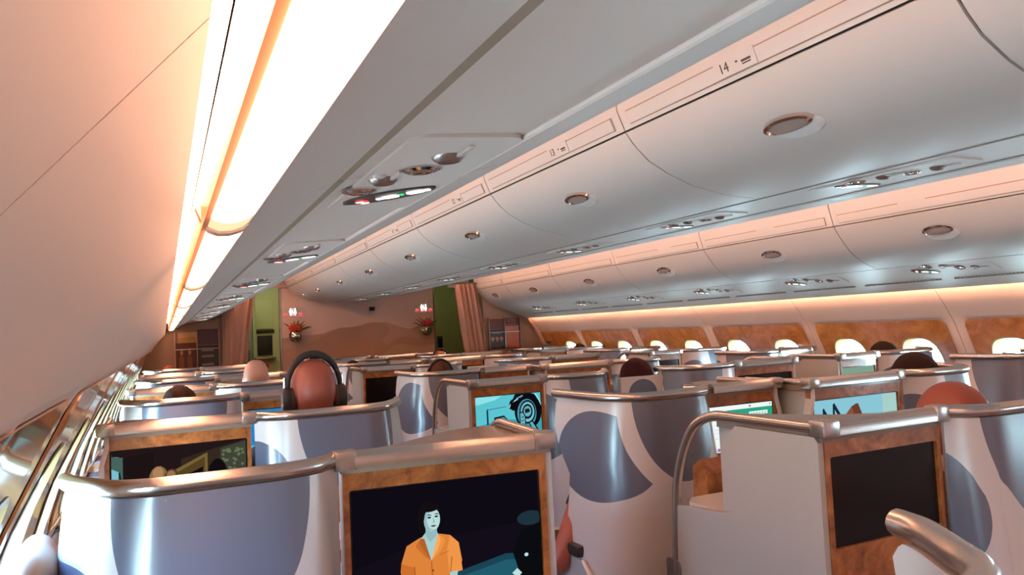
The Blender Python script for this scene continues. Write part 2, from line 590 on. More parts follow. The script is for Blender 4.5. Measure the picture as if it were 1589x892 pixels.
CREAMB = mat('bezel_cream', (.40, .32, .17, 1), .3, 0, .3)
P = 1.262
ysr = [3.278 - 4 * P + P * k for k in range(10)]          # right seams
ysr = [y for y in ysr if y > Y0 - .7 and y < YR + 1.4]
ysl = [1.55 - 3 * P + P * k for k in range(12)]
ysl = [y for y in ysl if y < Y1 + 1.2]
build_wall(+1, ysr)
build_wall(-1, ysl)

# ------------------------------------------------------------------ overhead bins
ZS = 2.115
DOORC = [(-.695, 2.100), (-.676, 2.075), (-.65, 2.045), (-.598, 2.000), (-.51, 1.955), (-.40, 1.915), (-.25, 1.886), (-.16, 1.878), (-.085, 1.876)]
def mc(x): return .20 - x
JC = [2.262 + 1.2555 * k for k in range(-3, 7)] + [10.57]
ORD = ['nearest', 'second', 'third', 'fourth', 'fifth', 'sixth', 'seventh', 'eighth', 'ninth', 'tenth']

def handle_parts(door, px, pz, y, nx, nz, s, sign):
    """scooped cup with chrome crescent; (nx,nz) outward normal on door, tangent along profile (tx,tz) downward"""
    tx, tz = sign * -nz, sign * nx
    if tz > 0: tx, tz = -tx, -tz
    def P3(u, v, h):     # u along y (toward camera = -), v down the door, h outward
        return (px + tx * v + nx * h, y + u, pz + tz * v + nz * h)
    N = 28
    # scoop: shallow dish below the handle
    bm = bmesh.new()
    rings = []
    for f, h in ((1.0, .0005), (.93, .0045), (.6, .0055), (.05, .006)):
        rings.append([bm.verts.new(P3(-.012 * s + .086 * s * f * math.cos(2 * math.pi * k / N), .022 * s + .042 * s * f * math.sin(2 * math.pi * k / N), h)) for k in range(N)])
    for A, B in zip(rings, rings[1:]):
        for k in range(N): bm.faces.new((A[k], A[(k + 1) % N], B[(k + 1) % N], B[k]))
    bm.faces.new(rings[-1])
    bm_obj('handle_scoop', bm, SCOOP, door)
    # chrome lens-shaped bezel
    bm = bmesh.new()
    rings = []
    for f, g, h in ((1.0, 1.0, .001), (.97, .95, .013), (.84, .70, .016), (.80, .58, .006)):
        ring = []
        for k in range(N):
            t = 2 * math.pi * k / N
            u = .085 * s * f * math.cos(t)
            v = .031 * s * (g if math.sin(t) < 0 else g ** .35) * math.sin(t) * (1.15 if math.sin(t) < 0 else .80)
            ring.append(bm.verts.new(P3(u, v - .004 * s, h)))
        rings.append(ring)
    for A, B in zip(rings, rings[1:]):
        for k in range(N): bm.faces.new((A[k], A[(k + 1) % N], B[(k + 1) % N], B[k]))
    bm_obj('handle_ring', bm, CHROME, door)
    bm = bmesh.new()
    rings = []
    for f, h in ((1.0, .0075), (.7, .011), (.1, .0125)):
        rings.append([bm.verts.new(P3(.074 * s * f * math.cos(2 * math.pi * k / N), .0235 * s * f * math.sin(2 * math.pi * k / N) + .002 * s, h)) for k in range(N)])
    for A, B in zip(rings, rings[1:]):
        for k in range(N): bm.faces.new((A[k], A[(k + 1) % N], B[(k + 1) % N], B[k]))
    bm.faces.new(rings[-1])
    bm_obj('handle_paddle', bm, TAUPEL, door)

SCOOP = mat('scoop_plastic', (.84, .83, .80, 1), .35)
TAUPEL = mat('handle_paddle_grey', (.38, .30, .27, 1), .3)

def number_plate(t, txt, p0, p1, yc, side):
    """small placard between profile points p0 (low) and p1 (high); side -1: faces -x, +1: faces +x"""
    a, b = Vector((p0[0], 0, p0[1])), Vector((p1[0], 0, p1[1]))
    up = (b - a).normalized()
    n = Vector((-up.z, 0, up.x)) if up.z * -1 < 0 else Vector((up.z, 0, -up.x))
    if n.x > 0: n = -n
    right = Vector((0, -1, 0))
    mid = (a + b) / 2
    M = Matrix((right, up, n)).transposed().to_4x4()
    M.translation = Vector((mid.x, yc, mid.z)) + n * .0022
    bm = bmesh.new()
    prism_axis(rrect(-.085, .085, -.026, .026, .004), -.0012, .0008, 'z', bm)
    o = bm_obj('row_placard', bm, BINM, t)
    o.matrix_world = M
    me = text_mesh(txt, .042)
    me.materials.append(INKD)
    q = new_obj('row_number', me, o)
    q.location = (-.045, -.001, .0012)
    bm = bmesh.new()
    box(.006, .014, .0, .006, .0008, .0014, bm); box(.028, .066, -.006, .001, .0008, .0014, bm); box(.03, .064, -.013, -.009, .0008, .0014, bm)
    bm_obj('seat_letters', bm, INKD, o, smooth=0)

for k in range(len(JC) - 1):
    a, b = JC[k], JC[k + 1]
    if b < -.4: continue
    i = k - 1
    t = empty('overhead_bin', (0.10, (a + b) / 2, 0))
    inv = Matrix.Translation((-.10, -(a + b) / 2, 0))
    y0, y1 = a + .004, b - .004
    full = [(-.735, 2.34), (-.730, 2.18), (-.6985, 2.1075)]
    body = [(-.72, 2.34), (-.715, 2.18), (-.688, 2.118), (-.672, 2.08), (-.64, 2.055), (-.585, 2.01), (-.50, 1.968), (-.39, 1.93), (-.25, 1.902), (-.085, 1.892)]
    poly = body + [(mc(x), z) for x, z in body[::-1]]
    body_o = bm_obj('housing', prism_xz(poly, a + .001, b - .001), BIND, t)
    body_o.matrix_parent_inverse = inv
    ln = y1 - y0
    for sgn in (0, 1):
        f = (lambda x: x) if sgn == 0 else mc
        dp = thick(DOORC, .011) if True else None
        d = bm_obj('door', prism_xz([(f(x), z) for x, z in dp], y0, y1), BINM, t)
        d.matrix_parent_inverse = inv
        fa = thick(full[::-1] if False else full, -.012)
        fa = [(x, z) for x, z in thick(full, .012)]
        o = bm_obj('fascia', prism_xz([(f(x), z) for x, z in fa], y0, y1), BINM, t)
        o.matrix_parent_inverse = inv
        # raised rail of the fascia above the door slot
        bm = bmesh.new()
        pr = [(-.7050, 2.1240), (-.7228, 2.1650), (-.7290, 2.1625), (-.7112, 2.1215)]
        prism_xz([(f(x), z) for x, z in pr], y0 + .05, y1 - .05, bm)
        o2 = bm_obj('fascia_rail', bm, BINM, o, smooth=0)
        o2.parent = t; o2.matrix_parent_inverse = inv
        gp_ = [(-.7030, 2.1205), (-.7245, 2.1690), (-.7275, 2.1676), (-.7060, 2.1190)]
        o3 = bm_obj('fascia_groove', prism_xz([(f(x), z) for x, z in gp_], y0 + .045, y1 - .045), GROOVEW, t, smooth=0)
        o3.matrix_parent_inverse = inv
        if sgn == 0:
            yh = (a + b) / 2 - .01
            hp = (-.545, 1.973); nx, nz = -.455, -.89
            h = d
            handle_parts(h, hp[0], hp[1], yh, nx, nz, 1.12, 1)
            for ch in h.children: pass
            if 2 <= k <= 5:
                pos = {2: 1.648, 3: 2.734}.get(k, (a + b) / 2 - .2)
                number_plate(t, {2: '14', 3: '13', 4: '12', 5: '11'}.get(k), (-.716, 2.131), (-.7275, 2.163), pos, -1)
    for ch in t.children:
        if ch.name.startswith('row_placard'):
            ch.matrix_parent_inverse = inv
    tag(t, '%s white centre overhead bin from the camera, over the left aisle' % (ORD[i] if i >= 0 else 'partly hidden rear'), 'overhead bin', 'centre overhead bins')
    if i == 1: t['label'] = 'large white centre overhead bin marked 14 with chrome crescent handle'
    if i == 2: t['label'] = 'white centre overhead bin marked 13, just ahead of the bin marked 14'

# service channel under the centre bins
ch = prism_xz([(-.083, 1.878), (.283, 1.878), (.283, 1.90), (-.083, 1.90)], JC[1], 10.57)
tr = bm_obj('trim_1', ch, BINM, smooth=0); struct(tr)
for x in (-.05, .25):
    o = bm_obj('channel_edge', box(x - .004, x + .004, JC[1], 10.57, 1.8745, 1.8785), GROOVE, tr, smooth=0)

def psu(name, label, M, group, ang=-40, fs=.74):
    """passenger service unit in local coords: x along aisle (+x toward rear), y across, z = down normal (out of surface)"""
    t = empty(name)
    t.matrix_world = M
    bm = bmesh.new()
    prism_axis(rrect(-.30, .30, -.085, .085, .03), -.004, .003, 'z', bm)
    bm_obj('base_plate', bm, BINM, t)
    # oval sign plate, set askew at the forward end
    sg = empty('sign_plate'); sg.parent = t
    bm = bmesh.new()
    N = 28
    pts = [(.140 * math.cos(2 * math.pi * k / N), .050 * math.sin(2 * math.pi * k / N) * (1 - .25 * abs(math.cos(2 * math.pi * k / N)) ** 3)) for k in range(N)]
    prism_axis(pts, .002, .007, 'z', bm)
    o = bm_obj('sign_face', bm, SIGNPL, sg)
    sg.location = (-.13, 0, 0); sg.rotation_euler = (0, 0, math.radians(ang)); sg.scale = (fs, fs, 1)
    bm = bmesh.new()
    prism_axis([(-.062 + .012 * math.cos(a * .524), .015 * math.sin(a * .524)) for a in range(12)], .007, .009, 'z', bm)
    bm_obj('no_smoking_symbol', bm, SIGNR, sg)
    bm = bmesh.new()
    box(-.070, -.054, -.013, -.005, .009, .0095, bm); box(-.070, -.054, .005, .013, .009, .0095, bm)
    bm_obj('no_smoking_bars', bm, SIGNW, sg, smooth=0)
    for xx, dx in ((.005, -1), (.062, 1)):
        bm = bmesh.new()
        prism_axis(rrect(xx - .017, xx + .017, -.010, .010, .006, 3), .007, .0092, 'z', bm)
        box(min(xx + dx * .014, xx + dx * .032), max(xx + dx * .014, xx + dx * .032), -.006, .004, .007, .0090, bm)
        bm_obj('seat_belt_symbol', bm, SIGNW, sg, smooth=0)
    bm = bmesh.new()
    prism_axis([(.028, -.005), (.037, .0), (.028, .005)], .007, .009, 'z', bm)
    bm_obj('exit_arrow', bm, SIGNG, sg, smooth=0)
    for ch_ in sg.children:
        if ch_ is not o: ch_.scale = (1.3, 1.3, 1.0)
    # reading lights and air nozzles
    for xx, yy, kind in ((-.075, .068, 'light'), (.100, .010, 'light'), (.020, .050, 'nozzle'), (.185, -.005, 'nozzle')):
        if kind == 'light':
            bm = lathe([(.031, 0), (.031, .003), (.023, .006), (.018, .003), (.001, .003)], 18, c=(xx, yy, .003))
            o = bm_obj('reading_light', bm, CHROME, t)
        else:
            bm = lathe([(.026, 0), (.024, .004), (.017, .009), (.012, .006), (.001, .006)], 16, c=(xx, yy, .003))
            o = bm_obj('air_nozzle', bm, DSILVER, t)
            bm = bmesh.new(); box(xx + .012, xx + .075, yy - .012, yy - .004, .004, .009, bm, bev=.002)
            bm_obj('nozzle_tab', bm, WHITEP, t)
    bm = bmesh.new()
    ellipsoid((.05, .065, .003), (.012, .012, .005), bm, 12, 6)
    ellipsoid((-.12, .070, .003), (.010, .010, .005), bm, 12, 6)
    bm_obj('call_button', bm, WHITEP, t)
    tag(t, label, 'service panel', group)
    return t
SIGNPL = mat('sign_plate_dark', (.055, .05, .045, 1), .3)

def frame_matrix(pos, down, back=(0, -1, 0)):
    z = Vector(down).normalized()
    x = Vector(back)
    y = z.cross(x).normalized()
    M = Matrix((x, y, z)).transposed().to_4x4()
    M.translation = Vector(pos)
    return M

for k, y in enumerate([.70, 1.80, 2.88, 3.98, 5.11, 6.28, 7.37, 8.47, 9.55]):
    psu('service_panel', '%s of the lit service panels under the centre overhead bins, counted from the camera' % ORD[k], frame_matrix((.10, y, 1.8745), (0, 0, -1)), 'centre service panels', -62, .60)

# right bins
DOORR = [(1.615, 1.940), (1.635, 1.912), (1.66, 1.880), (1.695, 1.838), (1.735, 1.795), (1.785, 1.757), (1.84, 1.725), (1.91, 1.694), (1.985, 1.672)]
JR = [3.365 + 1.262 * k for k in range(-3, 5)] + [YR]
JR = [y for y in JR if y > -.6]
for k in range(len(JR) - 1):
    a, b = JR[k], JR[k + 1]
    t = empty('overhead_bin', (1.9, (a + b) / 2, 0))
    inv = Matrix.Translation((-1.9, -(a + b) / 2, 0))
    y0, y1 = a + .004, b - .004
    body = [(1.59, 2.34), (1.59, 2.07), (1.622, 1.958), (1.632, 1.94), (1.675, 1.888), (1.75, 1.806), (1.85, 1.737), (1.985, 1.686), (2.2, 1.62), (2.3, 1.9), (2.3, 2.34)]
    o = bm_obj('housing', prism_xz(body, a + .001, b - .001), BIND, t); o.matrix_parent_inverse = inv
    d = bm_obj('door', prism_xz(thick(DOORR, .010), y0, y1), BINM, t); d.matrix_parent_inverse = inv
    o = bm_obj('fascia', prism_xz(thick([(1.575, 2.34), (1.576, 2.069), (1.612, 1.949)], .010), y0, y1), BINM, t); o.matrix_parent_inverse = inv
    o = bm_obj('fascia_groove', prism_xz([(1.6090, 1.960), (1.5925, 2.0145), (1.5890, 2.0135), (1.6055, 1.959)], y0 + .045, y1 - .045), GROOVEW, t, smooth=0); o.matrix_parent_inverse = inv
    pr = [(1.6065, 1.964), (1.5935, 2.010), (1.5870, 2.008), (1.6000, 1.962)]
    o = bm_obj('fascia_rail', prism_xz(pr, y0 + .05, y1 - .05), BINM, t, smooth=0); o.matrix_parent_inverse = inv
    handle_parts(d, 1.697, 1.8365, (a + b) / 2 - .01, -.765, -.644, 1.12, 1)
    if 1 <= k <= 4:
        txt = {2: '12', 3: '11'}.get(k - 0, '')
    lab = {2: ('12', 2.80), 3: ('11', 3.93), 4: ('10', 5.1)}
    if k in lab:
        number_plate(t, lab[k][0], (1.602, 1.972), (1.588, 2.018), lab[k][1], -1)
        for c in t.children:
            if c.name.startswith('row_placard'): c.matrix_parent_inverse = inv
    tag(t, '%s white overhead bin from the rear along the right-hand wall' % ORD[k], 'overhead bin', 'right wall overhead bins')
    if k == 2: t['label'] = 'white right-hand overhead bin marked 12 with chrome handle above the windows'
    if k == 3: t['label'] = 'white right-hand overhead bin marked 11, ahead of the bin marked 12'

RU = [(1.99, 1.668), (2.12, 1.626), (2.26, 1.572), (2.335, 1.538), (2.375, 1.526), (2.380, 1.534), (2.345, 1.552), (2.26, 1.60), (2.12, 1.645), (1.99, 1.69)]
tr = bm_obj('trim_2', prism_xz(RU, JR[0], YR), BINM); struct(tr)
dn = Vector((-.36, 0, -.93))
for y in [JR[0] + .25 + .655 * k for k in range(14)]:
    if y > YR - .4: break
    # slotted air grille, joined
    bm = bmesh.new()
    for q in range(26):
        yy = y + .022 * q
        c = Vector((2.235, yy, 1.5805))
        box(c.x - .008, c.x + .008, yy, yy + .012, c.z - .0055, c.z + .006, bm)
    o = bm_obj('air_grille', bm, GROOVE, tr, smooth=0); o['kind'] = 'stuff'
for yj in JR:
    bm_obj('panel_joint', box(1.992, 2.13, yj - .003, yj + .003, 1.62, 1.64), GROOVE, tr, smooth=0) if False else None
for k, y in enumerate([.87, 1.90, 2.97, 4.03, 5.11, 6.18, 7.23, 8.35]):
    psu('service_panel', '%s of the lit service panels under the right-hand overhead bins, counted from the rear' % ORD[k], frame_matrix((2.085, y, 1.6365), dn), 'right service panels', -22, .60)

# left bins: underside, door and light strip
def ml(x): return .20 - x
LB = [(-2.140, 1.577), (-2.10, 1.597), (-2.05, 1.628), (-1.995, 1.653), (-1.96, 1.660), (-1.785, 1.674)]
LD = [(-1.783, 1.674), (-1.71, 1.694), (-1.64, 1.725), (-1.585, 1.757), (-1.535, 1.795), (-1.495, 1.838), (-1.46, 1.880), (-1.435, 1.912), (-1.415, 1.945)]
JL = [1.20 - 1.29 * 2 + 1.29 * k for k in range(11)]
JL = [y for y in JL if y < Y1 - .3] + [Y1 - .06]
for k in range(len(JL) - 1):
    a, b = JL[k], JL[k + 1]
    t = empty('overhead_bin', (-1.8, (a + b) / 2, 0))
    inv = Matrix.Translation((1.8, -(a + b) / 2, 0))
    bpoly = [(-2.128, 1.60), (-2.05, 1.645), (-1.99, 1.672), (-1.785, 1.688), (-1.64, 1.738), (-1.55, 1.80), (-1.475, 1.885), (-1.43, 1.95), (-1.40, 2.06), (-1.40, 2.14), (-2.0, 2.14), (-2.12, 1.80)]
    o = bm_obj('housing', prism_xz(bpoly, a + .001, b - .001), BIND, t); o.matrix_parent_inverse = inv
    o = bm_obj('door', prism_xz(thick(LD, .010), a + .003, b - .003), BINM, t); o.matrix_parent_inverse = inv
    o = bm_obj('underside', prism_xz(thick(LB, .010), a + .0025, b - .0025), BINM, t); o.matrix_parent_inverse = inv
    o = bm_obj('fascia', prism_xz(thick([(-1.409, 1.962), (-1.378, 2.06), (-1.376, 2.14)], .010), a + .003, b - .003), BINM, t); o.matrix_parent_inverse = inv
    # worn groove seal and door edge bead
    o = bm_obj('seal_strip', prism_xz([(-2.003, 1.6495), (-1.985, 1.6545), (-1.985, 1.660), (-2.003, 1.656)], a + .004, b - .004), SEAL, t, smooth=0); o.matrix_parent_inverse = inv
    o = bm_obj('door_bead', tube([(-1.784, a + .006, 1.6725), (-1.784, b - .006, 1.6725)], .0055, n=8), BINM, t); o.matrix_parent_inverse = inv
    tag(t, 'underside of the %s left-hand overhead bin, grey panel beside the wash lights' % ORD[k], 'overhead bin', 'left wall overhead bins')
for k, y in enumerate([.07, 1.22, 2.37, 3.57, 4.74, 5.8, 6.9, 8.0, 9.1]):
    psu('service_panel', '%s of the service panels with lit seat-belt signs under the left-hand overhead bins' % ORD[k], frame_matrix((-1.872, y, 1.6645), (.066, 0, -.998)), 'left service panels')

# wash lights: curved lens per segment with frame
for k in range(len(JL) - 1):
    a, b = JL[k], JL[k + 1]
    t = empty('wash_light', (-2.17, (a + b) / 2, 1.57))
    inv = Matrix.Translation((2.17, -(a + b) / 2, -1.57))
    prof = [(-2.205, 1.585), (-2.196, 1.570), (-2.182, 1.5645), (-2.165, 1.5655), (-2.150, 1.571), (-2.142, 1.577)]
    o = bm_obj('lens', prism_xz(thick(prof, .004), a + .012, b - .10), LENS, t); o.matrix_parent_inverse = inv
    o = bm_obj('lens_end', prism_xz(thick(prof, .004), b - .10, b - .022), LENSEND, t); o.matrix_parent_inverse = inv
    pf = [(-2.214, 1.60), (-2.207, 1.582), (-2.197, 1.566), (-2.182, 1.5605), (-2.165, 1.5615), (-2.148, 1.567), (-2.139, 1.575)]
    o = bm_obj('end_band', prism_xz(thick(pf, .012), b - .022, b + .012), WHITEP, t); o.matrix_parent_inverse = inv
    o = bm_obj('wall_side_rim', prism_xz([(-2.2060, 1.5855), (-2.1995, 1.5735), (-2.2075, 1.571), (-2.2215, 1.60), (-2.216, 1.604)], a + .012, b - .022), AMBER, t, smooth=0) if False else None
    tag(t, '%s of the glowing cream wash lights between the left wall and bins' % ORD[k], 'ceiling light', 'wash lights along the left wall')
AMBER = mat('amber_rim', (.80, .36, .16, 1), .35)
rim = bm_obj('trim_3', prism_xz([(-2.2035, 1.63), (-2.2035, 1.588), (-2.1975, 1.5715), (-2.2060, 1.5685), (-2.2068, 1.63)], JL[0], Y1 - .02), AMBER, smooth=0); struct(rim)
tf = bm_obj('trim_4', prism_xz([(-2.235, 1.66), (-2.205, 1.66), (-2.205, 1.63), (-2.12, 1.63), (-2.12, 1.66), (-2.26, 1.66)], JL[0], Y1), LINING, smooth=0); struct(tf)

# hidden cove lamps (real strip lamps behind the lips)
def lamp_strip(name, poly, y0, y1, m, label):
    o = bm_obj(name, prism_xz(poly, y0, y1), m, smooth=0)
    tag(o, label, 'strip light')
    return o
lamp_strip('strip_light', [(2.335, 1.585), (2.352, 1.578), (2.354, 1.586), (2.337, 1.593)], JR[0], YR - .05, COVEW, 'strip light hidden behind the lip of the right-hand overhead bins, washing the window wall')
lamp_strip('strip_light', [(-2.231, 1.650), (-2.209, 1.650), (-2.209, 1.656), (-2.231, 1.656)], JL[0], Y1 - .9, COVEL, 'thin warm strip light in the slot between the left wall and the wash lights')
lamp_strip('strip_light', [(-1.36, 2.20), (-1.33, 2.20), (-1.33, 2.212), (-1.36, 2.212)], JL[0], Y1 - .1, COVEA, 'warm strip light on top of the left-hand overhead bins, above the left aisle')
lamp_strip('strip_light', [(1.0, 2.22), (1.03, 2.22), (1.03, 2.232), (1.0, 2.232)], JL[0], YR - .1, COVEA, 'warm strip light on top of the centre bins, above the right aisle')

# ------------------------------------------------------------------ forward partitions
def lam(o): return struct(o)
wf = bm_obj('wall_front', box(-.805, 1.445, Y1 + .02, Y1 + .08, 0, 2.40), PANELW, smooth=0); struct(wf)
yf = Y1 + .02
def flat(name, pts, d, m, parent):
    return bm_obj(name, prism_axis(pts, yf - d, yf - d + .0011, 'y'), m, parent, smooth=0)
sil = [(-.805, 1.40), (-.70, 1.41), (-.55, 1.425), (-.36, 1.43), (-.24, 1.44), (-.10, 1.485), (.02, 1.515), (.16, 1.515), (.30, 1.535), (.42, 1.565), (.52, 1.578), (.62, 1.572), (.71, 1.565), (.80, 1.535), (.92, 1.49), (1.04, 1.455), (1.11, 1.47), (1.20, 1.51), (1.32, 1.535), (1.445, 1.53)]
flat('mural_far_dunes', [(-.805, .2)] + sil + [(1.445, .2)], .002, MUR1, wf)
flat('mural_near_dunes', [(-.805, .2), (-.805, 1.25), (-.55, 1.29), (-.30, 1.37), (-.10, 1.47), (.02, 1.508), (.16, 1.508), (.30, 1.53), (.42, 1.56), (.52, 1.573), (.68, 1.56), (.74, 1.49), (.72, 1.40), (.62, 1.31), (.70, 1.24), (.84, 1.33), (1.0, 1.35), (1.2, 1.30), (1.445, 1.33), (1.445, .2)], .0034, MUR2, wf)
flat('mural_sand', [(.60, .9), (.66, 1.12), (.80, 1.22), (.92, 1.24), (1.2, 1.18), (1.445, 1.22), (1.445, .9)], .0047, MUR3, wf)
bm_obj('edge_trim', box(1.425, 1.447, yf - .012, Y1 + .082, 0, 2.38), SILVER, wf, smooth=0)
bm_obj('edge_trim', box(-.807, -.787, yf - .012, Y1 + .082, 0, 2.10), SILVER, wf, smooth=0)
bm_obj('head_trim', box(-.805, -.56, yf - .008, yf, 2.095, 2.105), GROOVE, wf, smooth=0)

# exit camera box
o = bm_obj('monitor_box', box(.448, .525, yf - .03, yf - .002, 1.745, 1.80, bev=.004), BLACKM)
tag(o, 'small black box at the top of the dune mural wall', 'box')

def lav_sign(x, label):
    t = empty('lavatory_sign', (x, yf, 1.755))
    bm_obj('sign_body', box(-.145, .145, -.022, -.002, -.055, .065, bev=.004), LINING, t)
    def person(cx, skirt):
        bm = bmesh.new()
        q = [(cx + .011 * math.cos(a * .628), .048 + .011 * math.sin(a * .628)) for a in range(10)]
        prism_axis(q, -.0245, -.022, 'y', bm)
        if skirt: prism_axis([(cx - .010, .034), (cx + .010, .034), (cx + .021, -.012), (cx + .008, -.012), (cx + .008, -.04), (cx - .008, -.04), (cx - .008, -.012), (cx - .021, -.012)], -.0245, -.022, 'y', bm)
        else: prism_axis([(cx - .019, .034), (cx + .019, .034), (cx + .019, -.004), (cx + .010, -.004), (cx + .010, -.04), (cx - .010, -.04), (cx - .010, -.004), (cx - .019, -.004)], -.0245, -.022, 'y', bm)
        bm_obj('pictogram', bm, SIGNW, t, smooth=0)
    person(-.030, False); person(.030, True)
    bm = bmesh.new(); box(-.002, .002, -.0245, -.022, -.04, .055, bm)
    bm_obj('pictogram_bar', bm, SIGNW, t, smooth=0)
    for sx_ in (-1, 1):
        bm = bmesh.new()
        prism_axis([(sx_ * .075, -.03), (sx_ * .128, -.03), (sx_ * .128, -.012), (sx_ * .105, -.002), (sx_ * .075, -.016)], -.0245, -.022, 'y', bm)
        bm_obj('red_arrow', bm, SIGNR, t, smooth=0)
    bm = bmesh.new(); box(-.14, .14, -.0235, -.022, -.051, -.047, bm)
    bm_obj('red_line', bm, SIGNR, t, smooth=0)
    tag(t, label, 'sign', 'lavatory signs')
lav_sign(-.63, 'lit white and red lavatory sign at the left end of the dune wall')
lav_sign(1.27, 'lit white and red lavatory sign at the right end of the dune wall')

def vase(x, label, pet, seed):
    rnd = random.Random(seed)
    t = empty('wall_vase', (x, yf, 1.43))
    bm = lathe([(.004, -.102), (.035, -.095), (.066, -.074), (.086, -.042), (.095, -.005), (.090, .028), (.078, .048), (.066, .052), (.060, .046), (.002, .03)], 22)
    bm_obj('bowl', bm, CHROME, t).location = (0, -.102, -.0)
    for k in range(9):
        a = rnd.uniform(0, 6.28); r = rnd.uniform(.012, .07)
        c = Vector((r * math.cos(a) * 1.1, -.10 + r * math.sin(a) * .6, .085 + rnd.uniform(-.02, .05)))
        bm = bmesh.new()
        for q in range(7):
            b_ = q * .9
            ellipsoid((c.x + .021 * math.cos(b_), c.y - .01 + .013 * math.sin(b_ * 1.3), c.z + .021 * math.sin(b_)), (.019, .012, .019), bm, 8, 5)
        bm_obj('flower', bm, pet if k % 3 else PETAL, t)
    for k in range(11):
        a = rnd.uniform(-1.25, 1.25); L = rnd.uniform(.13, .20)
        p0 = Vector((math.sin(a) * .03, -.10, .045)); p1 = p0 + Vector((math.sin(a) * L * .7, rnd.uniform(-.03, .03), math.cos(a) * L * .7)); p2 = p1 + Vector((math.sin(a) * L * .45, -.01, math.cos(a) * L * .2))
        bm = bmesh.new(); tube(catmull([p0, p1, p2], 4), [.003, .004, .006, .008, .009, .008, .006, .004, .001], bm, 6)
        bm_obj('leaf', bm, LEAF, t)
    tag(t, label, 'vase', 'chrome wall vases')
vase(-.615, 'round chrome wall vase of red flowers at the left of the dune wall', PETAL, 3)
vase(1.262, 'round chrome wall vase of pinkish red flowers at the right of the dune wall', PETALP, 4)

# left partition with magazine rack, left curtain and galley doorway
pl = bm_obj('wall_partition_left', box(-2.75, -1.50, Y1 - .05, Y1 + .01, 0, 2.42), BROWN, smooth=0); struct(pl)
pl2 = bm_obj('trim_5', box(-1.50, -.805, Y1 - .02, Y1 + .04, 2.10, 2.42), LINING, smooth=0); struct(pl2)
pr_ = bm_obj('wall_partition_right', box(1.70, 2.95, YR, YR + .06, 0, 2.42), BROWN, smooth=0); struct(pr_)
pr2 = bm_obj('trim_6', box(1.445, 1.75, YR + .6, YR + .66, 2.02, 2.42), LINING, smooth=0); struct(pr2)
gw = bm_obj('wall_galley_right', box(1.40, 3.0, 11.45, 11.5, 0, 2.42), GREENP, smooth=0); struct(gw)
gw = bm_obj('wall_galley_far', box(-2.75, 3.0, 13.14, 13.2, -.06, 2.48), GREENP, smooth=0); struct(gw)
gw = bm_obj('wall_galley_side', box(-2.75, -2.69, Y1, 13.2, -.06, 2.48), GALLEYB, smooth=0); struct(gw)
gw = bm_obj('wall_galley_side_right', box(2.95, 3.0, YR, 13.2, -.06, 2.48), GREENP, smooth=0); struct(gw)

def curtain(name, xt0, xt1, xb0, xb1, ztop, zbot, y, label, xm=None):
    bm = bmesh.new()
    nu, nv = 72, 14
    g = []
    for j in range(nv + 1):
        f = j / nv
        z = ztop + (zbot - ztop) * f
        x0 = xt0 + (xb0 - xt0) * (f ** 1.2); x1 = xt1 + (xb1 - xt1) * (f ** .8)
        row = []
        for i in range(nu + 1):
            u = i / nu
            w = math.sin(u * 2 * math.pi * 4.5 + .7 * math.sin(3 * f)) * .75 + .30 * math.sin(u * 2 * math.pi * 9.4 + 1 + f)
            row.append(bm.verts.new((x0 + (x1 - x0) * u + .008 * math.sin(u * 40), y + .035 * w, z)))
        g.append(row)
    for A, B in zip(g, g[1:]):
        for i in range(nu): bm.faces.new((A[i], A[i + 1], B[i + 1], B[i]))
    t = empty(name, (0, 0, 0))
    o = bm_obj('cloth', bm, CURTAIN, t)
    so = o.modifiers.new('s', 'SOLIDIFY'); so.thickness = .006
    bm_obj('rail', tube([(xt0 - .05, y, ztop + .012), (xt1 + .05, y, ztop + .012)], .010, n=8), DSILVER, t)
    tag(t, label, 'curtain', 'doorway curtains')
curtain('curtain', -1.56, -1.13, -1.57, -1.36, 2.04, .25, Y1 - .12, 'brown gathered curtain at the left galley doorway beside the magazine rack')
curtain('curtain', 1.27, 1.56, 1.52, 1.76, 2.015, .25, YR - .09, 'brown gathered curtain at the right doorway beside the green wall')

def magazine_print(o, kind, w, h):
    """flat cover print on a magazine, local x across, z up, facing -y at y=-.006"""
    def q(name, pts, m, d=.0063):
        bm_obj(name, prism_axis([(x * w, z * h) for x, z in pts], -d - .0004, -d, 'y'), m, o, smooth=0)
    if kind == 'couple':
        for cx in (-.22, .18):
            q('cover_figure', [(cx - .13, -.45), (cx + .13, -.45), (cx + .12, -.05), (cx + .05, .05), (cx - .05, .05), (cx - .12, -.05)], PRSKIN)
            q('cover_face', [(cx + .075 * math.cos(a * .628), .16 + .11 * math.sin(a * .628)) for a in range(10)], PRSKIN2)
    elif kind == 'field':
        q('cover_ground', [(-.5, -.5), (.5, -.5), (.5, .0), (.2, .1), (-.5, -.05)], PRGOLD)
    elif kind == 'blocks':
        for z in (-.3, .05, .3):
            q('cover_block', [(-.35, z - .05), (.3, z - .05), (.25, z + .06), (-.3, z + .03)], PRGREY)
    elif kind == 'fan':
        for cx in (-.3, 0, .3):
            q('cover_motif', [(cx - .13, .05), (cx, .16), (cx + .13, .05), (cx, -.14)], PRSKIN2)
        q('cover_title', [(-.3, .30), (.3, .30), (.3, .38), (-.3, .38)], PRGREY)
    elif kind == 'orange':
        q('cover_band', [(-.45, .30), (.45, .30), (.45, .47), (-.45, .47)], PRSKIN2)
PRSKIN = mat('cover_skin_dark', (.20, .07, .04, 1), .5)
PRSKIN2 = mat('cover_skin', (.42, .20, .13, 1), .5)
PRGOLD = mat('cover_gold', (.40, .24, .08, 1), .5)
PRGREY = mat('cover_grey', (.24, .20, .18, 1), .5)
COVER_R = mat('cover_maroon', (.09, .02, .018, 1), .4)
COVER_P = mat('cover_plum', (.07, .03, .05, 1), .4)
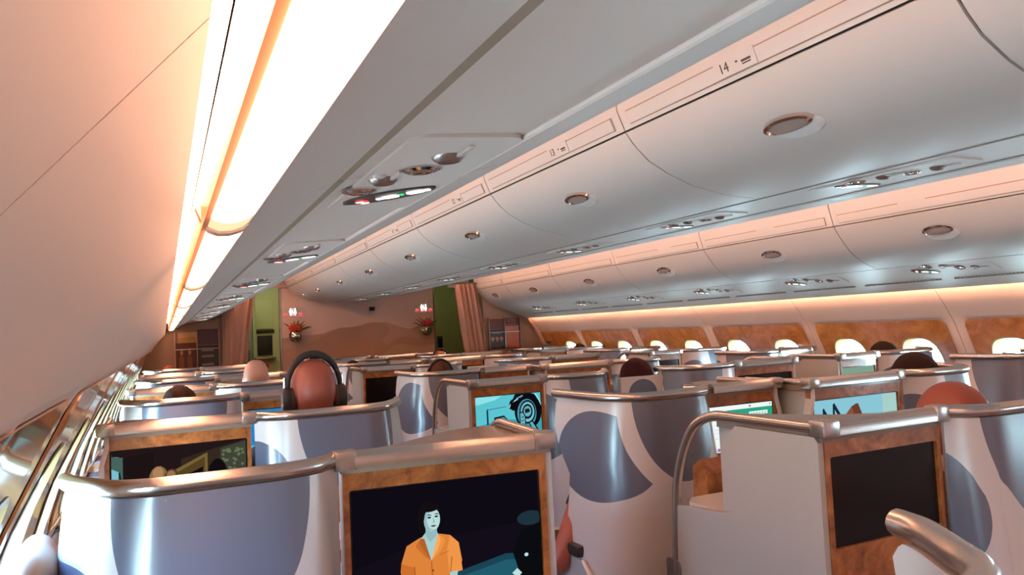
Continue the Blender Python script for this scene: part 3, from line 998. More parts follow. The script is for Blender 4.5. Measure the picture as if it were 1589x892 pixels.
COVER_K = mat('cover_black', (.02, .016, .016, 1), .4)
COVER_O = mat('cover_orange', (.42, .12, .05, 1), .4)
COVER_S = mat('cover_sand', (.50, .33, .18, 1), .4)

def rack(x0, x1, z0, z1, y, label, mags):
    t = empty('magazine_rack', ((x0 + x1) / 2, y, z0))
    w = x1 - x0
    bm_obj('back_board', box(-w / 2, w / 2, -.012, -.001, 0, z1 - z0), BROWN, t, smooth=0)
    for zz in (0.0, (z1 - z0) * .55):
        bm_obj('pocket_bar', box(-w / 2, w / 2, -.052, -.012, zz, zz + .012, bev=.003), DSILVER, t)
    for xx in (-w / 2, 0, w / 2):
        bm_obj('upright', box(xx - .004, xx + .004, -.050, -.012, 0, z1 - z0), DSILVER, t, smooth=0)
    tag(t, label, 'rack')
    for (a, b, c, d, m, kind, lab, side) in mags:
        o = bm_obj('magazine', box(-(b - a) / 2, (b - a) / 2, -.006, .006, -(d - c) / 2, (d - c) / 2), m, smooth=0, loc=((a + b) / 2, y - .030, (c + d) / 2))
        magazine_print(o, kind, b - a, d - c)
        tag(o, lab, 'magazine')
rack(-2.13, -1.60, 1.03, 1.54, Y1 - .05, 'dark magazine rack on the brown left partition', [
    (-2.12, -1.88, 1.05, 1.40, COVER_R, 'couple', 'dark red magazine with two people on its cover, lower left of the left rack', 0),
    (-2.09, -1.87, 1.405, 1.54, COVER_S, 'field', 'sand-coloured magazine at the upper left of the left rack', 0),
    (-1.86, -1.61, 1.05, 1.36, COVER_K, 'blocks', 'black and grey magazine at the lower right of the left rack', 0),
    (-1.86, -1.61, 1.37, 1.57, COVER_P, None, 'plum magazine at the upper right of the left rack', 0)])
rack(1.765, 2.23, 1.10, 1.545, YR - .001, 'dark magazine rack on the brown right partition beside the curtain', [
    (1.77, 1.985, 1.12, 1.385, COVER_K, 'fan', 'black magazine with pale motifs, lower left of the right rack', 0),
    (1.775, 1.985, 1.39, 1.53, COVER_R, None, 'maroon magazine at the upper left of the right rack', 0),
    (2.0, 2.22, 1.13, 1.43, COVER_O, 'orange', 'orange magazine at the lower right of the right rack', 0),
    (2.0, 2.22, 1.435, 1.54, COVER_R, 'blocks', 'maroon magazine with white scraps, upper right of the right rack', 0)])

# galley seen through the left doorway
t = empty('galley_cabinet', (-.75, 11.9, 0))
bm_obj('carcass', box(-.28, .30, 0, .5, 0, 2.30), GALLEY, t, smooth=0)
bm_obj('door_panel', box(-.24, .02, -.02, -.001, 1.56, 2.0, bev=.006), GALLEY, t)
bm_obj('oven_recess', box(-.22, .0, -.02, -.001, 1.16, 1.46, bev=.004), BLACKM, t)
bm_obj('counter_shelf', box(-.26, .04, -.10, -.001, 1.10, 1.13, bev=.003), DSILVER, t)
bm_obj('latch_row', box(-.23, .03, -.03, -.001, 1.50, 1.545, bev=.003), BLACKM, t)
bm_obj('red_label', box(-.14, -.06, -.006, -.001, .97, 1.02), mat('red_label', (.6, .05, .03, 1), .5), t, smooth=0)
tag(t, 'yellow-green lit galley cabinet seen through the left doorway', 'cabinet')
t = empty('galley_door', (-1.40, 11.3, 0))
bm_obj('door_leaf', box(-.02, .30, 0, .06, 0, 2.1, bev=.01), GALLEYB, t)
bm_obj('dark_panel', box(.02, .22, -.012, -.001, .7, 1.25, bev=.006), mat('galley_dark', (.03, .05, .05, 1), .2), t)
bm_obj('grab_bar', tube([(.245, -.03, .8), (.245, -.05, .85), (.245, -.05, 1.2), (.245, -.03, 1.25)], .010, n=8), SILVER, t)
tag(t, 'blue-grey panel with dark window just inside the left galley doorway', 'door')
o = bm_obj('galley_lamp', box(-1.2, -.55, 10.95, 11.25, 2.388, 2.42), GALL, smooth=0)
tag(o, 'yellow-green ceiling lamp of the galley beyond the left doorway', 'ceiling light')
o = bm_obj('galley_lamp', box(1.5, 1.9, 10.6, 10.8, 2.388, 2.42), emis('galley_lamp_dim', (.92, 1.0, .45), 9.0), smooth=0)
tag(o, 'greenish ceiling lamp beyond the right doorway', 'ceiling light')
t = empty('wall_phone', (1.80, 11.45, 1.02))
bm_obj('cradle', box(-.045, .045, -.03, -.001, 0, .30, bev=.006), BLACKM, t)
bm_obj('handset', box(-.03, .03, -.055, -.031, .03, .26, bev=.008), BLACK, t)
tag(t, 'dark wall phone on the green wall beyond the right doorway', 'phone')

# ------------------------------------------------------------------ screens: flat pictures
PIC = {}
def pm(name, c, s=1.0):
    if name not in PIC: PIC[name] = emis('picture_' + name, c, s)
    return PIC[name]
def circ(cx, cy, rx, ry, n=18, a0=0, a1=360):
    return [(cx + rx * math.cos(math.radians(a0 + (a1 - a0) * k / n)), cy + ry * math.sin(math.radians(a0 + (a1 - a0) * k / n))) for k in range(n + (0 if a1 - a0 >= 360 else 1))]

def picture(kind):
    """list of (polygon in 0..1 x 0..1 with y up, colour srgb, strength)"""
    F = [(0, 0), (1, 0), (1, 1), (0, 1)]
    L = []
    def a(p, r, g, b): L.append((p, rgb(r, g, b)))
    if kind == 'prison':
        a(F, 14, 11, 20)
        a([(.0, 0), (.0, .3), (.3, .45), (.6, .5), (1, .55), (1, 0)], 18, 13, 24)
        a([(.30, 0), (.36, .06), (.56, .16), (.80, .25), (1, .22), (1, 0)], 26, 68, 84)
        a([(.36, 0), (.55, .10), (.80, .19), (1, .16), (1, 0)], 34, 92, 108)
        a([(.24, .30), (.235, .22), (.27, -.0), (.50, .0), (.56, .25), (.545, .42), (.50, .50), (.42, .535), (.34, .51), (.27, .45)], 222, 132, 58)
        a([(.24, .30), (.235, .0), (.32, .0), (.30, .25)], 205, 112, 44)
        a([(.50, .50), (.545, .42), (.56, .16), (.49, .14), (.48, .36)], 240, 150, 72)
        a([(.345, .50), (.395, .29), (.445, .46), (.43, .56), (.375, .56)], 170, 205, 205)
        a([(.345, .505), (.395, .29), (.36, .34), (.315, .44)], 196, 110, 48)
        a([(.445, .52), (.395, .29), (.445, .36), (.475, .46)], 236, 146, 66)
        a(circ(.392, .70, .062, .125, 20), 20, 14, 16)
        a([(.345, .70), (.338, .60), (.352, .54), (.375, .56), (.38, .66)], 20, 14, 16)
        a([(.372, .60), (.37, .52), (.395, .46), (.430, .52), (.432, .60)], 148, 186, 188)
        a(circ(.408, .665, .042, .108, 20), 180, 216, 214)
        a(circ(.390, .655, .026, .092, 16), 152, 190, 192)
        a(circ(.412, .66, .032, .085, 16), 186, 220, 218)
        a(circ(.396, .778, .052, .042, 14), 20, 14, 16)
        a([(.352, .78), (.35, .66), (.362, .64), (.372, .73), (.40, .775), (.385, .80)], 20, 14, 16)
        a([(.380, .705), (.392, .716), (.404, .710), (.404, .702), (.392, .706)], 34, 34, 36)
        a([(.418, .712), (.430, .720), (.443, .712), (.443, .705), (.430, .710)], 34, 34, 36)
        a(circ(.393, .686, .010, .009, 8), 36, 40, 44)
        a(circ(.430, .690, .010, .009, 8), 36, 40, 44)
        a([(.412, .69), (.421, .640), (.408, .632), (.414, .645)], 128, 166, 170)
        a(circ(.413, .606, .014, .009, 8), 96, 84, 90)
        a([(.395, .575), (.413, .560), (.43, .575), (.413, .568)], 140, 176, 178)
        a([(.345, .505), (.335, .47), (.36, .39), (.395, .29), (.365, .44), (.362, .50)], 176, 98, 40)
        a([(.44, .515), (.448, .46), (.43, .38), (.395, .29), (.42, .44), (.43, .50)], 250, 170, 92)
        a([(.392, .29), (.398, .29), (.404, .0), (.396, .0)], 178, 100, 42)
        for zz in (.20, .10): a(circ(.402, zz, .006, .010, 8), 120, 70, 36)
        a([(.44, .34), (.49, .36), (.49, .352), (.44, .332)], 190, 108, 46)
        a([(.30, .26), (.312, .02), (.318, .02), (.308, .26)], 176, 98, 40)
        a([(.50, .30), (.49, .15), (.495, .15), (.507, .30)], 186, 106, 44)
        a([(.49, .16), (.53, .17), (.53, .09), (.49, .06)], 170, 205, 205)
        a([(.88, .0), (.88, .20), (.84, .25), (.89, .46), (1, .50), (1, 0)], 10, 12, 16)
        a(circ(.945, .56, .075, .07, 14), 30, 50, 62)
        a([(.83, .06), (.86, .10), (.885, .05), (.86, .01)], 190, 225, 225)
        a(circ(.915, .215, .012, .018, 8), 190, 225, 225)
        a([(.52, .0), (.60, .025), (.64, 0)], 200, 230, 225)
    elif kind == 'period':
        a(F, 34, 22, 24)
        a([(.50, .0), (.50, .80), (.68, .88), (1, 1), (1, 0)], 52, 40, 32)
        a([(0, 0), (.05, 0), (.05, .92), (0, .93)], 120, 190, 205)
        a([(.0, .93), (.10, .90), (.12, .70), (.08, .45), (.06, .70), (.0, .76)], 70, 100, 92)
        a([(.08, 0), (.08, .9), (.3, .95), (.3, 0)], 30, 19, 20)
        a([(.46, .18), (.46, .66), (.70, .86), (.70, .20)], 118, 98, 50)
        a([(.48, .18), (.48, .62), (.68, .80), (.68, .20)], 84, 66, 36)
        a([(.51, .18), (.51, .54), (.665, .66), (.665, .18)], 20, 14, 14)
        a([(.80, .1), (.80, .90), (1, .98), (1, .05)], 62, 68, 54)
        rnd = random.Random(5)
        for k in range(46):
            a(circ(rnd.uniform(.82, .98), rnd.uniform(.15, .90), .012, .022, 6), 104, 112, 86)
        a(circ(.335, .52, .075, .22, 14), 128, 108, 60)
        a(circ(.33, .64, .04, .09, 12), 176, 128, 92)
        a(circ(.43, .55, .055, .13, 12), 84, 60, 40)
        a(circ(.425, .58, .035, .08, 12), 150, 112, 80)
        a([(.30, .02), (.36, .40), (.40, .46), (.44, .36), (.45, .02)], 206, 214, 210)
        a(circ(.775, .42, .085, .34, 16), 18, 13, 14)
        a(circ(.735, .38, .055, .20, 16), 196, 166, 128)
        a([(.69, .45), (.72, .50), (.79, .50), (.79, .56), (.70, .56)], 20, 14, 14)
        a([(.705, .38), (.725, .39), (.725, .37)], 40, 30, 26)
        a([(.74, .39), (.765, .40), (.765, .38)], 40, 30, 26)
        a([(.715, .25), (.75, .25), (.735, .23)], 110, 60, 52)
    elif kind == 'octopus':
        a(F, 92, 196, 208)
        a([(0, 1), (.4, 1), (.3, .9), (0, .8)], 140, 226, 232)
        a([(0, 0), (1, 0), (1, .3), (.4, .4), (0, .28)], 62, 158, 176)
        a([(.16, .30), (.16, .68), (.185, .70), (.185, .30)], 22, 52, 66)
        a([(.16, .68), (.46, .72), (.46, .70), (.17, .66)], 60, 130, 146)
        a([(.27, .30), (.27, .47), (.42, .50), (.47, .40), (.47, .36), (.42, .45), (.30, .43), (.30, .30)], 18, 40, 52)
        a(circ(.80, .56, .215, .46, 28), 10, 12, 18)
        a(circ(.58, .74, .075, .15, 14), 10, 12, 18)
        a([(.5, .66), (.55, .62), (.62, .9), (.75, 1), (.6, 1)], 10, 12, 18)
        a([(.505, .66), (.515, .74), (.53, .78), (.522, .70)], 200, 236, 240)
        a([(.56, .80), (.60, .86), (.655, .87), (.60, .83)], 190, 232, 238)
        a([(.66, .92), (.71, .97), (.73, .95), (.68, .90)], 120, 170, 184)
        a(circ(.775, .50, .150, .36, 24), 74, 150, 168)
        a(circ(.785, .53, .128, .30, 24), 14, 18, 24)
        a(circ(.785, .53, .108, .255, 24), 118, 190, 204)
        a(circ(.785, .54, .082, .19, 22), 18, 24, 32)
        a(circ(.785, .545, .060, .135, 20), 104, 176, 190)
        a([(.745, .50), (.745, .60), (.80, .62), (.825, .57), (.815, .52)], 22, 30, 38)
        a([(.655, .0), (.655, .52), (.70, .56), (.752, .44), (.752, .0)], 14, 18, 24)
        a([(.670, .0), (.670, .50), (.70, .53), (.738, .42), (.738, .0)], 108, 180, 194)
        for k in range(5):
            a([(.684, .03 + .09 * k), (.724, .05 + .09 * k), (.724, .075 + .09 * k), (.684, .055 + .09 * k)], 40, 78, 92)
        a([(.79, .26), (.86, .30), (.97, .0), (.86, .0)], 14, 18, 24)
        a([(.81, .25), (.85, .27), (.945, .0), (.88, .0)], 100, 172, 186)
        a([(.93, .98), (.985, .80), (1, .72), (1, .66), (.965, .80), (.90, .98)], 150, 222, 230)
        a([(.95, 0), (1, 0), (1, .30), (.97, .2)], 66, 160, 178)
    elif kind == 'webmap':
        a(F, 240, 248, 246)
        a([(0, .80), (1, .86), (1, .90), (.30, .90), (0, .86)], 40, 160, 128)
        a([(0, .70), (1, .70), (1, .88), (0, .88)], 44, 162, 130)
        a([(.62, .74), (.92, .74), (.92, .82), (.62, .82)], 240, 248, 246)
        for k in range(6):
            a([(.64 + .045 * k, .75), (.67 + .045 * k, .75), (.67 + .045 * k, .79), (.64 + .045 * k, .79)], 150, 205, 190)
        for z in (.60, .50, .42, .30):
            a([(.06, z), (.18, z), (.18, z + .012), (.06, z + .012)], 214, 222, 224)
        a([(.62, .93), (.65, .93), (.65, .97), (.62, .97)], 120, 130, 130)
        a([(.95, .94), (.97, .94), (.97, .97), (.95, .97)], 120, 130, 130)
        a(circ(.11, .06, .022, .04, 12), 146, 104, 172)
        a([(.02, .03), (.06, .03), (.06, .08), (.02, .08)], 130, 205, 160)
    elif kind == 'rooftop':
        a(F, 120, 178, 196)
        a([(0, .55), (1, .75), (1, 1), (0, 1)], 138, 198, 214)
        a([(.82, .4), (1, .4), (1, 1), (.82, 1)], 168, 206, 200)
        a([(.28, .62), (.44, .86), (.50, .90), (.56, .72), (.6, .50), (.3, .45)], 138, 84, 60)
        a([(.44, .86), (.52, .90), (.58, .66), (.5, .6)], 108, 62, 46)
        a([(.10, .45), (.10, .86), (.115, .88), (.21, .62), (.22, .92), (.24, .94), (.36, .62), (.33, .60), (.24, .84), (.235, .55), (.215, .55), (.12, .78), (.12, .45)], 24, 40, 60)
        a([(0, .5), (.2, .70), (.4, .60), (.7, .66), (.8, .5)], 84, 84, 78)
        a([(0, 0), (1, 0), (1, .5), (.6, .58), (0, .5)], 104, 84, 66)
    elif kind == 'green':
        a(F, 6, 14, 12)
        rnd = random.Random(3)
        for r in range(6):
            for c in range(9):
                if rnd.random() < .75:
                    h = .06 if r != 4 else .12
                    a([(.06 + .10 * c, .10 + .15 * r), (.06 + .10 * c + rnd.uniform(.03, .075), .10 + .15 * r), (.06 + .10 * c + .06, .10 + .15 * r + h), (.06 + .10 * c, .10 + .15 * r + h)], *rnd.choice([(60, 200, 90), (110, 220, 90), (60, 190, 200)]))
    elif kind == 'teal':
        a(F, 96, 128, 112)
        a([(0, .5), (1, .7), (1, 1), (0, 1)], 128, 160, 140)
    elif kind == 'blue':
        a(F, 40, 130, 190)
        a([(0, 0), (1, 0), (1, .4), (0, .3)], 90, 180, 215)
    return L

SCRMESH = {}
def screen_mesh(kind, w, h):
    key = (kind, round(w, 3), round(h, 3))
    if key in SCRMESH: return SCRMESH[key]
    bm = bmesh.new()
    mats = []
    idx = {}
    for n, (poly, c) in enumerate(picture(kind)):
        if c not in idx:
            idx[c] = len(mats)
            mats.append(pm('%d_%d_%d' % tuple(int(x * 9999) for x in c[:3]), c))
        y = -.0002 * (n + 1) if n else 0
        vs = [bm.verts.new(((min(max(x, 0), 1) - .5) * w, -.00012 * n, (min(max(z, 0), 1) - .5) * h)) for x, z in poly]
        try:
            f = bm.faces.new(vs)
        except ValueError:
            continue
        f.material_index = idx[c]
    bmesh.ops.triangulate(bm, faces=bm.faces)
    me = bpy.data.meshes.new('screen_picture')
    bm.to_mesh(me); bm.free()
    for m in mats: me.materials.append(m)
    SCRMESH[key] = me
    return me

# ------------------------------------------------------------------ seat suites
HR = 1.115       # rail centre height
MESH = {}
def cached(key, name, fn, m, parent, smooth=40):
    if key in MESH:
        o = new_obj(name, MESH[key], parent)
        return o
    o = bm_obj(name, fn(), m, parent, smooth)
    MESH[key] = o.data
    return o

def shell_path(Ws, wing, hook, B=.085):
    if wing > .25:
        p = [(-Ws - .005, wing), (-Ws + .0, wing * .7), (-Ws + .012, .10), (-Ws + .03, .02), (-Ws + .065, -.04), (-Ws + .12, -.072), (-Ws + .19, -B)]
    else:
        p = [(-Ws - .003, wing), (-Ws + .012, wing * .62), (-Ws + .05, .02), (-Ws + .095, -.045), (-Ws + .15, -.076), (-Ws + .21, -B)]
    if hook:
        p += [(-.13, -B + .006), (-.07, -B + .02), (-.025, -.045), (-.006, -.005), (-.008, .04), (-.03, .075)]
    else:
        p += [(-.16, -B + .004), (-.10, -B + .016), (-.055, -.050), (-.025, -.022), (-.004, -.004)]
    return catmull([(x, y, 0) for x, y in p], 6)

def shell_bm(Ws, wing, hook, sgn, uc):
    path = shell_path(Ws, wing, hook)
    L = [0]
    for a, b in zip(path, path[1:]): L.append(L[-1] + (b - a).length)
    tot = L[-1]
    zs = [.12, .40, .62, .74, .80, .86, .92, .98, 1.04, 1.075, 1.092, 1.098]
    bm = bmesh.new()
    uvl = bm.loops.layers.uv.new('UVMap')
    def start(z):
        if wing > .25:
            if z > .98: s = 0
            elif z > .80: s = .36 * wing * ((.98 - z) / .18) ** 1.3
            else: s = .36 * wing
            s = s
        else:
            s = 0
        if z > 1.07: s += .03 * ((z - 1.07) / .028) ** 2 * .8     # rounded upper corner
        return s
    def at(s):
        for k in range(len(path) - 1):
            if s <= L[k + 1] + 1e-9:
                f = (s - L[k]) / max(L[k + 1] - L[k], 1e-9)
                return path[k].lerp(path[k + 1], f), (path[k + 1] - path[k]).normalized()
        return path[-1].copy(), (path[-1] - path[-2]).normalized()
    N = len(path)
    grids = []
    for side in (0, 1):
        g = []
        for z in zs:
            s0 = start(z)
            row = []
            for k in range(N):
                s = s0 + (tot - s0) * L[k] / tot
                p, d = at(s)
                n = Vector((-d.y, d.x, 0))        # forward side
                fl = min(.085, .115 * max(0, 1.10 - z)) * min(1.0, max(0.0, (tot - s) / .10)) ** .7
                q = p + n * (.026 * side - fl)
                v = bm.verts.new((sgn * q.x, q.y, z))
                row.append((v, s))
            g.append(row)
        grids.append(g)
    def face(vs, uvs):
        f = bm.faces.new(vs)
        for lp, u in zip(f.loops, uvs): lp[uvl].uv = u
    for g in grids:
        for j in range(len(zs) - 1):
            for k in range(N - 1):
                q = [g[j][k], g[j][k + 1], g[j + 1][k + 1], g[j + 1][k]]
                zz = [zs[j], zs[j], zs[j + 1], zs[j + 1]]
                face([x[0] for x in q], [(x[1] - uc, z) for x, z in zip(q, zz)])
    a, b = grids
    def strip(A, B, zA):
        for k in range(len(A) - 1):
            face([A[k][0], A[k + 1][0], B[k + 1][0], B[k][0]], [(9, zA)] * 4)
    strip(a[-1], b[-1], 1.1); strip(a[0], b[0], .12)
    strip([r[0] for r in a], [r[0] for r in b], 1); strip([r[-1] for r in a], [r[-1] for r in b], 1)
    return bm

def xs_prism(pts, z0, z1, sgn):
    return prism_axis([(sgn * x, y) for x, y in pts], z0, z1, 'z')

def suite(label, xj, Yf, Ws, Wm, sgn, wing=.16, hook=False, pic=None, uc=None, arch=True, occupied=False, seam=.17, group=None, mrot=0.0, name='seat_suite'):
    t = empty(name, (xj, Yf, 0))
    key = (round(Ws, 3), round(Wm, 3), sgn, round(wing, 2), hook)
    path = shell_path(Ws, wing, hook)
    tot = sum((b - a).length for a, b in zip(path, path[1:]))
    if uc is None: uc = tot * .60
    k2 = key + (round(uc, 3),)
    cached(('shell',) + k2, 'shell', lambda: shell_bm(Ws, wing, hook, sgn, uc), SHELLB if sgn < 0 else SHELLA if hook else SHELLC, t)
    # rail on the shell
    def rail():
        pts = [Vector((sgn * p.x, p.y + .012, HR)) for p in path]
        return tube(pts, .0185, n=12)
    cached(('rail',) + key, 'shell_rail', rail, SILVER, t)
    def seam_bm():
        # fine vertical panel seam
        s = 0
        x = -Ws + seam + .02
        i = min(range(len(path)), key=lambda k: abs(path[k].x - x))
        p = path[i]
        return box(sgn * p.x - .0011, sgn * p.x + .0011, p.y - .0012, p.y + .004, .15, 1.09)
    cached(('seam',) + key, 'panel_seam', seam_bm, GROOVE, t, 0)
    if not hook:
        cached(('coup',) + key, 'rail_coupling', lambda: box(min(sgn * -.012, sgn * .040), max(sgn * -.012, sgn * .040), -.021, .021, HR - .026, HR + .021, bev=.007), SILVER, t)
    # console with monitor (may be turned slightly)
    c = new_obj('monitor_console', None, t) if False else None
    cp = t
    R = Matrix.Rotation(mrot * sgn, 4, 'Z') if mrot else None
    made = []
    def cc(k, nm, fn, m, sm=40):
        o = cached((k,) + key, nm, fn, m, t, sm)
        made.append(o)
        return o
    D = .42
    plan = [(.012, .03), (Wm - .012, .03), (Wm - .012, D - .03), (Wm - .05, D), (Wm - .14, D - .03), (.16, .21), (.012, .12)]
    cc('cbody', 'console_body', lambda: xs_prism(plan, .08, 1.078, sgn), CREAM, 0)
    cc('ctop', 'console_top', lambda: xs_prism([(.004, .0), (Wm - .004, .0), (Wm - .004, D - .03), (Wm - .05, D + .01), (Wm - .15, D - .02), (.16, .22), (.004, .13)], 1.080, 1.104, sgn), TAUPE, 0)
    ix0, ix1 = .022, Wm - .028
    sw = ix1 - ix0
    sh = sw * .5625
    zt = 1.040
    zb = zt - sh
    def frame():
        bm = bmesh.new()
        o_ = rrect(.008, Wm - .012, zb - .10, 1.094, .004, 3)
        i_ = rrect(ix0, ix1, zb, zt, .006, 3)
        for y in (0.0,):
            pass
        vo = [bm.verts.new((sgn * x, .002, z)) for x, z in o_]
        vi = [bm.verts.new((sgn * x, .002, z)) for x, z in i_]
        vo2 = [bm.verts.new((sgn * x, .028, z)) for x, z in o_]
        vi2 = [bm.verts.new((sgn * x, .014, z)) for x, z in i_]
        n = len(o_)
        for k in range(n):
            q = (k + 1) % n
            bm.faces.new((vo[k], vo[q], vi[q], vi[k]))
            bm.faces.new((vo[k], vo[q], vo2[q], vo2[k]))
            bm.faces.new((vi[k], vi[q], vi2[q], vi2[k]))
        return bm
    cc('frame', 'monitor_surround', frame, WOOD, 0)
    cc('lower', 'lower_panel', lambda: box(min(sgn * .01, sgn * (Wm - .012)), max(sgn * .01, sgn * (Wm - .012)), .006, .028, .10, zb - .102), WOOD, 0)
    scr = cc('screen', 'screen', lambda: box(min(sgn * ix0, sgn * ix1), max(sgn * ix0, sgn * ix1), .011, .026, zb, zt), BLACK, 0)
    if pic:
        o = new_obj('screen_picture', screen_mesh(pic, sw - .010, sh - .010), scr)
        o.location = (sgn * (ix0 + ix1) / 2, .0098, (zt + zb) / 2)
    # front rail with corner caps
    def frail():
        bm = bmesh.new()
        prof = [(-.019, -.020), (-.019, .004), (-.012, .015), (0, .019), (.016, .016), (.020, .0), (.018, -.020)]
        prism_axis([(y, z + HR) for y, z in prof], min(sgn * .035, sgn * (Wm - .045)), max(sgn * .035, sgn * (Wm - .045)), 'x', bm)
        return bm
    cc('frail', 'console_rail', frail, SILVER)
    cc('fcap', 'corner_cap', lambda: box(min(sgn * (Wm - .046), sgn * (Wm + .012)), max(sgn * (Wm - .046), sgn * (Wm + .012)), -.022, .030, HR - .024, HR + .020, bev=.008), SILVER)
    # outer side panel, cut down behind the monitor, with soft edges
    pn = [(.006, .08), (.006, 1.078), (.016, 1.092), (.30, 1.092), (.325, 1.072), (.33, 1.04), (.33, .865), (.34, .84), (.37, .835), (.585, .815), (.60, .79), (.60, .08)]
    if arch:
        cc('side', 'side_panel', lambda: prism_axis(pn, min(sgn * (Wm - .011), sgn * (Wm + .007)), max(sgn * (Wm - .011), sgn * (Wm + .007)), 'x'), CREAM, 0)
        def archr():
            pts = catmull([(sgn * Wm, .02, HR), (sgn * Wm, .30, HR), (sgn * Wm, .40, HR - .004), (sgn * Wm, .485, 1.075), (sgn * Wm, .545, 1.00), (sgn * Wm, .585, .90), (sgn * Wm, .60, .80), (sgn * Wm, .615, .60)], 5)
            return tube(pts, .0145, n=12)
        cc('arch', 'arch_rail', archr, SILVER)
        def strut():
            return prism_axis(rrect(.585, .655, .50, .64, .015), min(sgn * (Wm - .015), sgn * (Wm + .012)), max(sgn * (Wm - .015), sgn * (Wm + .012)), 'x')
        cc('strut', 'rail_foot', strut, DSILVER, 0)
        def tbl():
            return xs_prism([(.03, .40), (Wm - .02, .335), (Wm - .02, .56), (Wm - .06, .60), (.06, .60), (.03, .57)], .80, .828, sgn)
        o = cc('tray', 'side_table', tbl, WHITEP, 0)
        def wd():
            return prism_axis([(.625, .70), (.625, .885), (.66, .93), (.70, .90), (.70, .70)], min(sgn * .05, sgn * (Wm - .15)), max(sgn * .05, sgn * (Wm - .15)), 'x')
        cc('bolster', 'side_locker', wd, WOOD, 0)
    else:
        # window side: slim pale edge trim, canted at the top
        def edge():
            pts = [(Wm + .004, .10), (Wm + .004, .99), (Wm - .014, 1.055), (Wm - .014, 1.098), (Wm - .028, 1.098), (Wm - .028, 1.05), (Wm - .010, .985), (Wm - .010, .10)]
            return prism_axis([(sgn * x, z) for x, z in pts], -.008, .030, 'y')
        cc('edge', 'edge_trim', edge, WHITEP, 0)
        def srail():
            return tube([(sgn * (Wm - .01), .02, HR - .002), (sgn * (Wm - .01), D - .05, HR - .002)], .012, n=10)
        cc('srail', 'side_rail', srail, SILVER)
    if R is not None:
        for o in made:
            o.matrix_local = R @ o.matrix_local
    # the seat itself, ahead of the shell
    x0, x1 = sorted((sgn * (-Ws + .035), sgn * -.045))
    cached(('cush',) + key, 'seat_cushion', lambda: box(x0, x1, .22, .74, .30, .46, bev=.035), LEATHER, t)
    def back():
        bm = bmesh.new()
        box(x0 + .02, x1 - .02, -.05, .06, 0, .52, bm, bev=.035)
        bmesh.ops.transform(bm, matrix=Matrix.Translation((0, .22, .44)) @ Matrix.Rotation(math.radians(12), 4, 'X'), verts=bm.verts)
        return bm
    cached(('back',) + key, 'seat_back', back, LEATHER, t)
    xm = (x0 + x1) / 2
    cached(('hrest',) + key, 'headrest', lambda: box(xm - .14, xm + .14, .055, .115, .955, 1.085, bev=.025), LEATHER, t)
    cached(('sbase',) + key, 'seat_base', lambda: box(x0 + .03, x1 - .03, .16, .70, .0, .28, bev=.01), BLACKM, t)
    tag(t, label, 'seat', group)
    return t

GL, GC, GR = 'suites along the left windows', 'suites in the centre block', 'suites along the right windows'
def L_even(Y, label, pic=None): return suite(label, -1.965, Y, .59, .50, -1, .13, False, pic, .36, False, group=GL)
def L_odd(Y, label, pic=None, **k): return suite(label, -1.90, Y, .555, .525, 1, .13, False, pic, .40, True, group=GL, **k)
L_even(.56, 'blue-grey suite shell with thick silver rail end at the bottom right corner')
L_odd(1.745, 'large slate shell suite in front, screen showing a person in an orange jumpsuit', 'prison', mrot=-.10)
L_even(2.935, 'suite by the left windows with screen showing a period drama', 'period')
L_odd(4.09, 'left window suite just ahead of the period drama screen, dark hair above its shell', 'blue')
L_even(5.15, 'suite by the left windows behind the bald head, fourth left row ahead of the camera')
L_odd(6.25, 'suite by the left windows, fifth left row ahead of the camera')
L_even(7.45, 'suite by the left windows, sixth left row ahead of the camera')
L_odd(8.75, 'suite by the left windows, last row before the brown partition')

CY = [1.36, 2.42, 3.70, 4.80, 6.08, 7.2, 8.3, 9.4]
names = ['first', 'second', 'third', 'fourth', 'fifth', 'sixth', 'seventh', 'eighth']
for k, y in enumerate(CY):
    n = names[k]
    if k % 2 == 0:
        lab = {0: 'cream console suite with large blank black screen at lower right, arched silver rail', 2: 'centre suite with cyan screen showing a black creature and a letter R', 4: 'centre suite with blank dark screen beside the left aisle, fifth centre row'}.get(k, 'left suite of the %s centre row, console on the left aisle' % n)
        suite(lab, -.338, y, .465 if k else .66, .452, -1, .12 if k else .05, False, {2: 'octopus', 6: 'green'}.get(k), .26 if k else .45, True, group=GC)
        td = [o for o in COL.objects if o.name.startswith('seat_suite') and o.type == 'EMPTY'][-1]
        for dv in ([1] if k else []):
          bm = prism_axis(rrect(.130 + .338 - .004, .425 + .338, .10, 1.082, .012, 3), -.060, -.030, 'y')
          bm_obj('privacy_divider', bm, SHELLPLAIN, td, smooth=0)
          bm = prism_axis([(.615 + .10 * math.cos(math.pi * q / 14), .98 + .085 * math.sin(math.pi * q / 14)) for q in range(15)] + [(.515, .70), (.715, .70)][::1], -.0612, -.0598, 'y')
          bm_obj('divider_print', bm, SHELLDARK, td, smooth=0)
        suite('right suite of the %s centre row, console on the right aisle' % n, .915, y - (.13 if k else .46), .50 if k else .42, .50, 1, .12, False, None, .24, True, group=GC)
    else:
        lab = {1: 'tall slate curved shell suite by the left aisle with white web page screen', 3: 'curved blue shell suite beside the left aisle, second shell ahead of the tall blue one'}.get(k, 'left suite of the %s centre row, curved shell on the left aisle' % n)
        suite(lab, -.275, y, .475, .40, 1, .38, True, {1: 'webmap', 5: None}.get(k), .655, False, group=GC)
        lab = {1: 'centre suite with screen showing a rooftop scene, black hair above its shell'}.get(k, 'right suite of the %s centre row, curved shell on the right aisle' % n)
        suite(lab, .715, y - .14, .49, .565, -1, .16, False, {1: 'rooftop'}.get(k), .26, False, group=GC)
RY = [1.45, 2.52, 3.50, 4.55, 5.60, 6.68, 7.75, 8.7]
